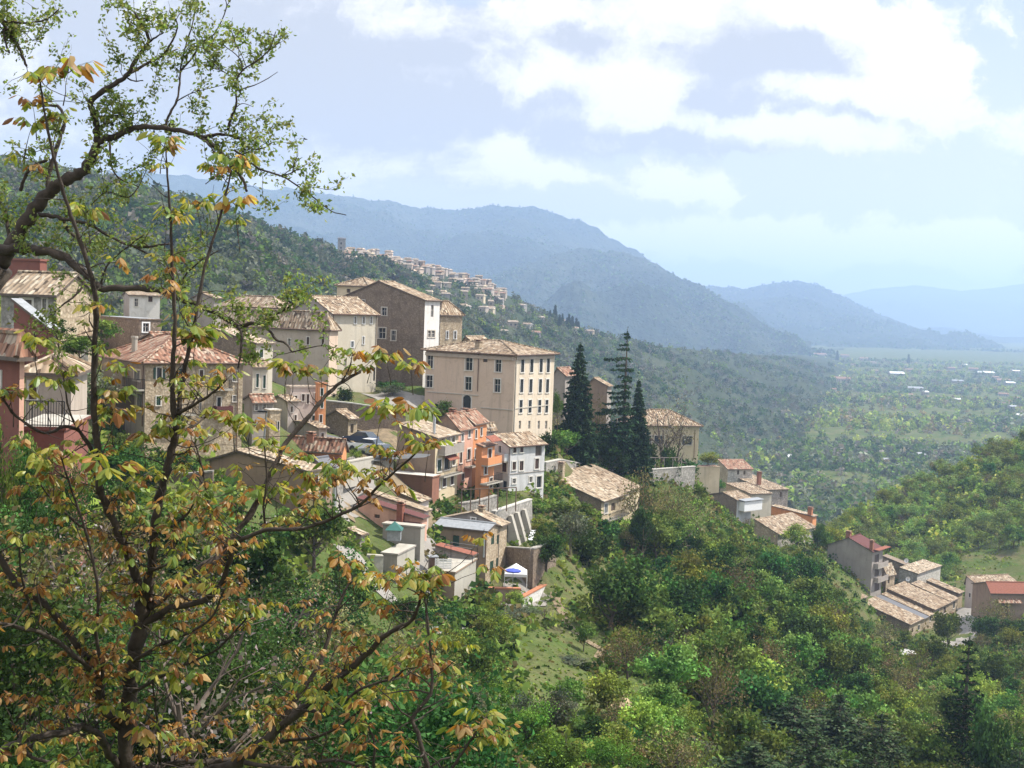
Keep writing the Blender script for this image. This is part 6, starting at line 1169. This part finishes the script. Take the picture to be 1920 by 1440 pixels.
# ---- elm
ET = thing('elm_tree', 'gnarled elm leaning in from the left with tiny fresh green leaves', 'tree', Vector((-6.2, 12.4, -7.2))); et = MB(); etw = et
a = P(0, 497, 12.2); et.tube([Vector((-6.4, 12.4, -7.6)), Vector((-6.1, 12.3, -4)), Vector((-5.6, 12.2, -1.4)), a + Vector((-.25, 0, -.35)), a], [.22, .19, .17, .15, .14], 9)
EB = [([(0, 497), (21, 462), (52, 410), (76, 378), (104, 351), (132, 333), (153, 323), (172, 298), (181, 271)], (12.2, 12), (56, 30)),
 ([(181, 275), (183, 250), (181, 233), (174, 208), (170, 191), (194, 170), (222, 153), (240, 139), (257, 108), (278, 80), (274, 59), (262, 40), (252, 23)], (12, 11.6), (27, 7)),
 ([(278, 80), (292, 70), (307, 61)], (11.7, 11.6), (9, 4)), ([(236, 142), (270, 122), (306, 104), (333, 92)], (11.8, 12.2), (13, 5)), ([(306, 104), (320, 82), (330, 62), (332, 42), (319, 23)], (12, 12), (8, 4)), ([(238, 146), (252, 152), (268, 151)], (11.8, 11.7), (6, 4)),
 ([(182, 268), (200, 258), (215, 257), (243, 243), (267, 238), (306, 240), (347, 247), (378, 257), (406, 278), (427, 302), (448, 326), (458, 342), (462, 358)], (12, 11.4), (24, 9)),
 ([(176, 250), (190, 238), (205, 229), (212, 234)], (12, 11.9), (13, 9)), ([(183, 218), (215, 217), (240, 213), (258, 212)], (12, 11.8), (7, 4)),
 ([(378, 257), (400, 253), (417, 252), (448, 260), (469, 278), (493, 278), (510, 267)], (11.5, 11.6), (13, 4)), ([(378, 258), (390, 270), (402, 285)], (11.5, 11.4), (10, 4)),
 ([(440, 282), (455, 292), (486, 316), (528, 330), (556, 347), (590, 372), (622, 396), (649, 403)], (11.4, 11.0), (9, 3)), ([(528, 330), (545, 325), (556, 318)], (11.2, 11.1), (5, 3)),
 ([(309, 238), (319, 212), (332, 188), (337, 156), (339, 128), (347, 90), (361, 45), (368, 7), (372, -20)], (11.8, 12.1), (10, 3)), ([(339, 132), (361, 108), (378, 80), (403, 62), (424, 17), (422, -5)], (11.9, 11.8), (7, 3)), ([(330, 191), (352, 178), (375, 170), (424, 158)], (11.8, 11.6), (5, 2)),
 ([(427, 245), (434, 219), (443, 198), (443, 156), (455, 132), (486, 111), (507, 90), (517, 59)], (11.5, 11.3), (10, 3)), ([(455, 132), (448, 108), (417, 83)], (11.4, 11.5), (5, 3)), ([(443, 158), (427, 139), (392, 125)], (11.4, 11.5), (5, 2)), ([(444, 170), (486, 156), (521, 135)], (11.4, 11.2), (5, 2)), ([(443, 201), (455, 194), (475, 200)], (11.4, 11.3), (4, 2)),
 ([(0, 469), (35, 466), (69, 469), (115, 479), (150, 505), (168, 520), (187, 540), (233, 540), (293, 543), (330, 558), (367, 570), (417, 593), (447, 612), (467, 607), (487, 607), (502, 615), (518, 637), (535, 643), (548, 660)], (12.1, 10.8), (36, 6)),
 ([(500, 613), (513, 593), (540, 577), (560, 560), (572, 553)], (11, 10.9), (9, 4)), ([(447, 613), (453, 627), (452, 650), (450, 670), (446, 690)], (11.1, 11), (12, 6)), ([(548, 660), (580, 652), (610, 648), (640, 655)], (10.9, 10.8), (5, 2)),
 ([(70, 402), (95, 405), (115, 410), (132, 437), (153, 451), (170, 480)], (12.1, 12), (17, 8)), ([(115, 410), (145, 415), (174, 424), (208, 444), (250, 462), (280, 462), (318, 457)], (12, 11.8), (14, 7)), ([(250, 462), (285, 480), (310, 500)], (11.9, 11.6), (8, 4)),
 ([(92, 360), (90, 333), (101, 295), (115, 250), (121, 226), (111, 201), (94, 198), (62, 198), (45, 189)], (12.1, 12.3), (19, 6)), ([(38, 358), (48, 330), (62, 312), (88, 300)], (12.2, 12.1), (13, 10)),
 ([(50, 125), (45, 112), (35, 87), (17, 62), (3, 38), (-20, 10)], (12.4, 12.3), (8, 16)), ([(3, 40), (52, 43), (87, 36), (111, 17)], (12.3, 12.2), (9, 4)), ([(18, 100), (10, 78), (7, 55)], (12.3, 12.3), (7, 8)), ([(20, 60), (45, 60), (60, 75), (78, 78)], (12.3, 12.2), (4, 2)),
 ([(205, 262), (207, 290), (210, 315), (225, 335), (260, 350)], (12, 11.8), (8, 4)), ([(75, 150), (90, 165), (110, 175), (130, 183)], (12.3, 12.3), (4, 2)), ([(427, 302), (420, 318), (405, 330), (385, 345)], (11.5, 11.4), (7, 3)),
 ([(260, 350), (240, 370), (200, 360), (170, 385)], (11.8, 11.7), (5, 3)), ([(160, 515), (150, 545), (120, 570), (95, 590)], (12, 11.8), (9, 5)), ([(95, 590), (100, 612), (108, 640)], (11.8, 11.7), (6, 3)), ([(187, 540), (200, 500), (230, 470), (270, 440)], (11.9, 11.7), (9, 4)), ([(330, 558), (345, 520), (375, 490), (410, 470)], (11.6, 11.3), (8, 4)), ([(20, 465), (15, 430), (10, 400), (-5, 370)], (12.2, 12.4), (14, 10))]
eseg = []; LW = .55
for pts, D, w_ in EB:
    C, R = limb(et, pts, D, w_, 8 if w_[0] > 15 else 5)
    for c, r, t in zip(C, R, np.linspace(0, 1, len(C))): eseg.append((c, r, t, (C[min(len(C) - 1, C.index(c) + 1)] - c)))
EP, EN = [], []
def elmtwig(p, d, L_, depth):
    pts, e = twigline(etw, p, d, L_, .0045 if depth else .0028, .75, .03, 6, 3)
    for q in pts[1:]:
        for k in range(int(frg.integers(3, 8)) if frg.random() < .62 else 0): EP.append(tuple(q + Vector(frg.normal(size=3)) * .028))
        if depth and frg.random() < .5: elmtwig(q, e + Vector(frg.normal(size=3)) * .9, L_ * frg.uniform(.35, .6), 0)
for c, r, t, tg in eseg:
    q = proj(c); sky_ = q[1] < 300; rate = .24 if r < .03 else .13
    if q[1] > 300 and q[0] < 330: rate *= 1.5
    if r > .09: rate *= .5
    if frg.random() < rate:
        d = tg.normalized() * .6 + Vector((frg.normal(), frg.normal() * .7, frg.normal() * .8 + .35)); elmtwig(c, d, frg.uniform(.18, .5 if r < .04 else .62), 1)
EP = np.array(EP); nE = len(EP)
et.build('trunk', 'bark', ET, smooth=True)
quads_obj('leaves', leafquads(EP, frg.uniform(.028, .055, nE), .5, .55, frg), colvar([(.15, .20, .05), (.20, .26, .075), (.11, .165, .04), (.25, .28, .11)], nE, .2, frg), 'elm_leaf', ET, ET['o'])
print('walnut faces', len(LQ), 'elm leaves', nE)
# ================================================================== light, sky, haze
SUN_AZ, SUN_EL = math.radians(80), math.radians(54)
sd = Vector((math.sin(SUN_AZ) * math.cos(SUN_EL), math.cos(SUN_AZ) * math.cos(SUN_EL), math.sin(SUN_EL)))
su = bpy.data.lights.new('sun', 'SUN'); su.energy = 4.8; su.angle = math.radians(.53); su.color = (1, .95, .86)
so = bpy.data.objects.new('sun', su); COL.objects.link(so); so.rotation_euler = (-sd).to_track_quat('-Z', 'Y').to_euler(); so.location = (60, 20, 80)
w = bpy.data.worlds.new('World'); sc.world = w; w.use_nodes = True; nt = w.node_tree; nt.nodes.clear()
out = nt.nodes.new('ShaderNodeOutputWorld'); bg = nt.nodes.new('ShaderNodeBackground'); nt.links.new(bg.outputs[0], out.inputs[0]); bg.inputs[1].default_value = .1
sky = nt.nodes.new('ShaderNodeTexSky'); sky.sky_type = 'NISHITA'; sky.sun_disc = False; sky.sun_elevation = SUN_EL; sky.sun_rotation = SUN_AZ; sky.air_density = 1.0; sky.dust_density = 1.6; sky.ozone_density = 1.5
M = lambda op, a, b=0., c=0.: N(nt, 'Math', operation=op, i={0: a, 1: b, 2: c}).outputs[0]
g = N(nt, 'TexCoord').outputs['Generated']; sx = N(nt, 'SeparateXYZ', i={0: g})
yv = M('MAXIMUM', M('ABSOLUTE', sx.outputs[1]), .12); u = M('DIVIDE', sx.outputs[0], yv); v = M('DIVIDE', sx.outputs[2], yv)
# wind-sheared cloud coordinates
uv = N(nt, 'CombineXYZ', i={0: u, 1: v, 2: 0.}).outputs[0]
def direc(px, py):
    d = ray(px, py); return (d.x / d.y, d.z / d.y)
wm_ = N(nt, 'Mapping', i={'Vector': uv, 'Scale': (1, 2.2, 1), 'Location': (3.1, 1.7, 0)}).outputs[0]; warp = noise(nt, wm_, 5.0, 8, .6, .4)
wv = N(nt, 'TexNoise', i={'Vector': uv, 'Scale': 6.0, 'Detail': 9, 'Roughness': .66}); wc = N(nt, 'VectorMath', operation='SUBTRACT', i={0: wv.outputs[1], 1: (.5, .5, .5)}).outputs[0]
wu = N(nt, 'VectorMath', operation='MULTIPLY_ADD', i={0: wc, 1: (.17, .085, 0), 2: uv}).outputs[0]
def blobs(lst):
    acc = None
    for px, py, rx, ry, k in lst:
        a, b = direc(px, py)
        q = N(nt, 'VectorMath', operation='SUBTRACT', i={0: wu, 1: (a, b, 0)}).outputs[0]
        q = N(nt, 'VectorMath', operation='MULTIPLY', i={0: q, 1: (F / rx, F / ry, 0)}).outputs[0]
        q = N(nt, 'VectorMath', operation='DOT_PRODUCT', i={0: q, 1: q}).outputs['Value']
        e = M('MULTIPLY', M('POWER', 2.718, M('MULTIPLY', q, -1.)), k); acc = e if acc is None else M('ADD', acc, e)
    return acc
W = blobs([(1420, 25, 300, 70, .85), (1725, 140, 95, 85, 1.3), (1620, 190, 170, 30, .9), (1200, 185, 95, 60, 1.2), (1480, 255, 130, 32, .9), (940, 265, 75, 32, 1.0), (1230, 330, 130, 26, .7), (1330, 425, 150, 38, .75), (1260, 460, 190, 45, .45), (1560, 465, 170, 40, .7), (1490, 430, 60, 22, .4), (1860, 440, 130, 40, .8), (1700, 480, 200, 40, .45), (930, 160, 160, 40, .7), (700, 40, 200, 40, .35), (1000, 320, 90, 15, .6), (1390, 358, 60, 14, .5), (560, 230, 120, 30, .35), (1900, 40, 60, 40, .4), (940, 95, 40, 14, .4), (1060, 450, 90, 30, .5)])
Gr = blobs([(300, 150, 420, 170, 1.1), (700, 150, 260, 75, 1.0), (1130, 65, 190, 48, 1.1), (980, 245, 420, 34, .7), (1500, 115, 150, 48, 1.2), (1480, 208, 240, 18, 1.1), (700, 290, 300, 70, .55), (1650, 215, 170, 12, .6), (150, 60, 300, 90, .6), (1260, 150, 500, 160, .4), (1000, 200, 330, 22, .8), (1250, 262, 240, 14, .8), (1350, 130, 120, 20, .6)])
fine = noise(nt, wu, 15, 10, .64)
cov = M('ADD', M('ADD', M('ADD', W, Gr), M('MULTIPLY', M('SUBTRACT', warp, .46), 1.2)), M('MULTIPLY', M('SUBTRACT', fine, .5), 1.7)); cov = N(nt, 'MapRange', interpolation_type='SMOOTHSTEP', i={0: cov, 1: .24, 2: .58}).outputs[0]
br = M('ADD', M('ADD', M('SUBTRACT', W, M('MULTIPLY', Gr, .5)), M('MULTIPLY', M('SUBTRACT', warp, .48), 3.2)), M('MULTIPLY', M('SUBTRACT', fine, .5), 2.6)); br = N(nt, 'MapRange', interpolation_type='SMOOTHSTEP', i={0: br, 1: -.42, 2: .48}).outputs[0]
cc = mixc(nt, br, (4.3, 4.4, 4.75), (7.6, 7.4, 7.4))
hz = N(nt, 'MapRange', i={0: v, 1: .0, 2: .16}).outputs[0]
base = mixc(nt, N(nt, 'MapRange', i={0: v, 1: -.02, 2: .3, 3: .75, 4: .3}).outputs[0], sky.outputs[0], (6.7, 6.35, 6.5))
hi = N(nt, 'MapRange', i={0: v, 1: .34, 2: .8}).outputs[0]  # unseen sky above the view, brightened to add ambient fill light
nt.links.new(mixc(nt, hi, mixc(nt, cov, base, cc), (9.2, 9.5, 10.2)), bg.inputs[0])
# one box of air
m, nt, out = nodes('haze_air'); pv = N(nt, 'VolumePrincipled', i={'Color': (.50, .68, 1.0, 1), 'Density': 1.8e-4, 'Anisotropy': .25}); nt.links.new(pv.outputs[0], out.inputs[1]); MATS['haze_air'] = m
hb = MB(); hb.box((-9000, -60, -190), (19000, 0, 0), (0, 14100, 0), (0, 0, 640)); ho = hb.build('haze', 'haze_air'); ho['kind'] = 'stuff'
vs = sc.view_settings; vs.view_transform = 'Standard'; vs.look = 'None'; vs.exposure = .65; vs.gamma = 1; vs.use_curve_mapping = False
sc.cycles.max_bounces = 6; sc.cycles.diffuse_bounces = 3; sc.cycles.glossy_bounces = 2; sc.cycles.transmission_bounces = 3; sc.cycles.volume_bounces = 1; sc.cycles.transparent_max_bounces = 4
sc.cycles.use_denoising = True; sc.cycles.sample_clamp_indirect = 5
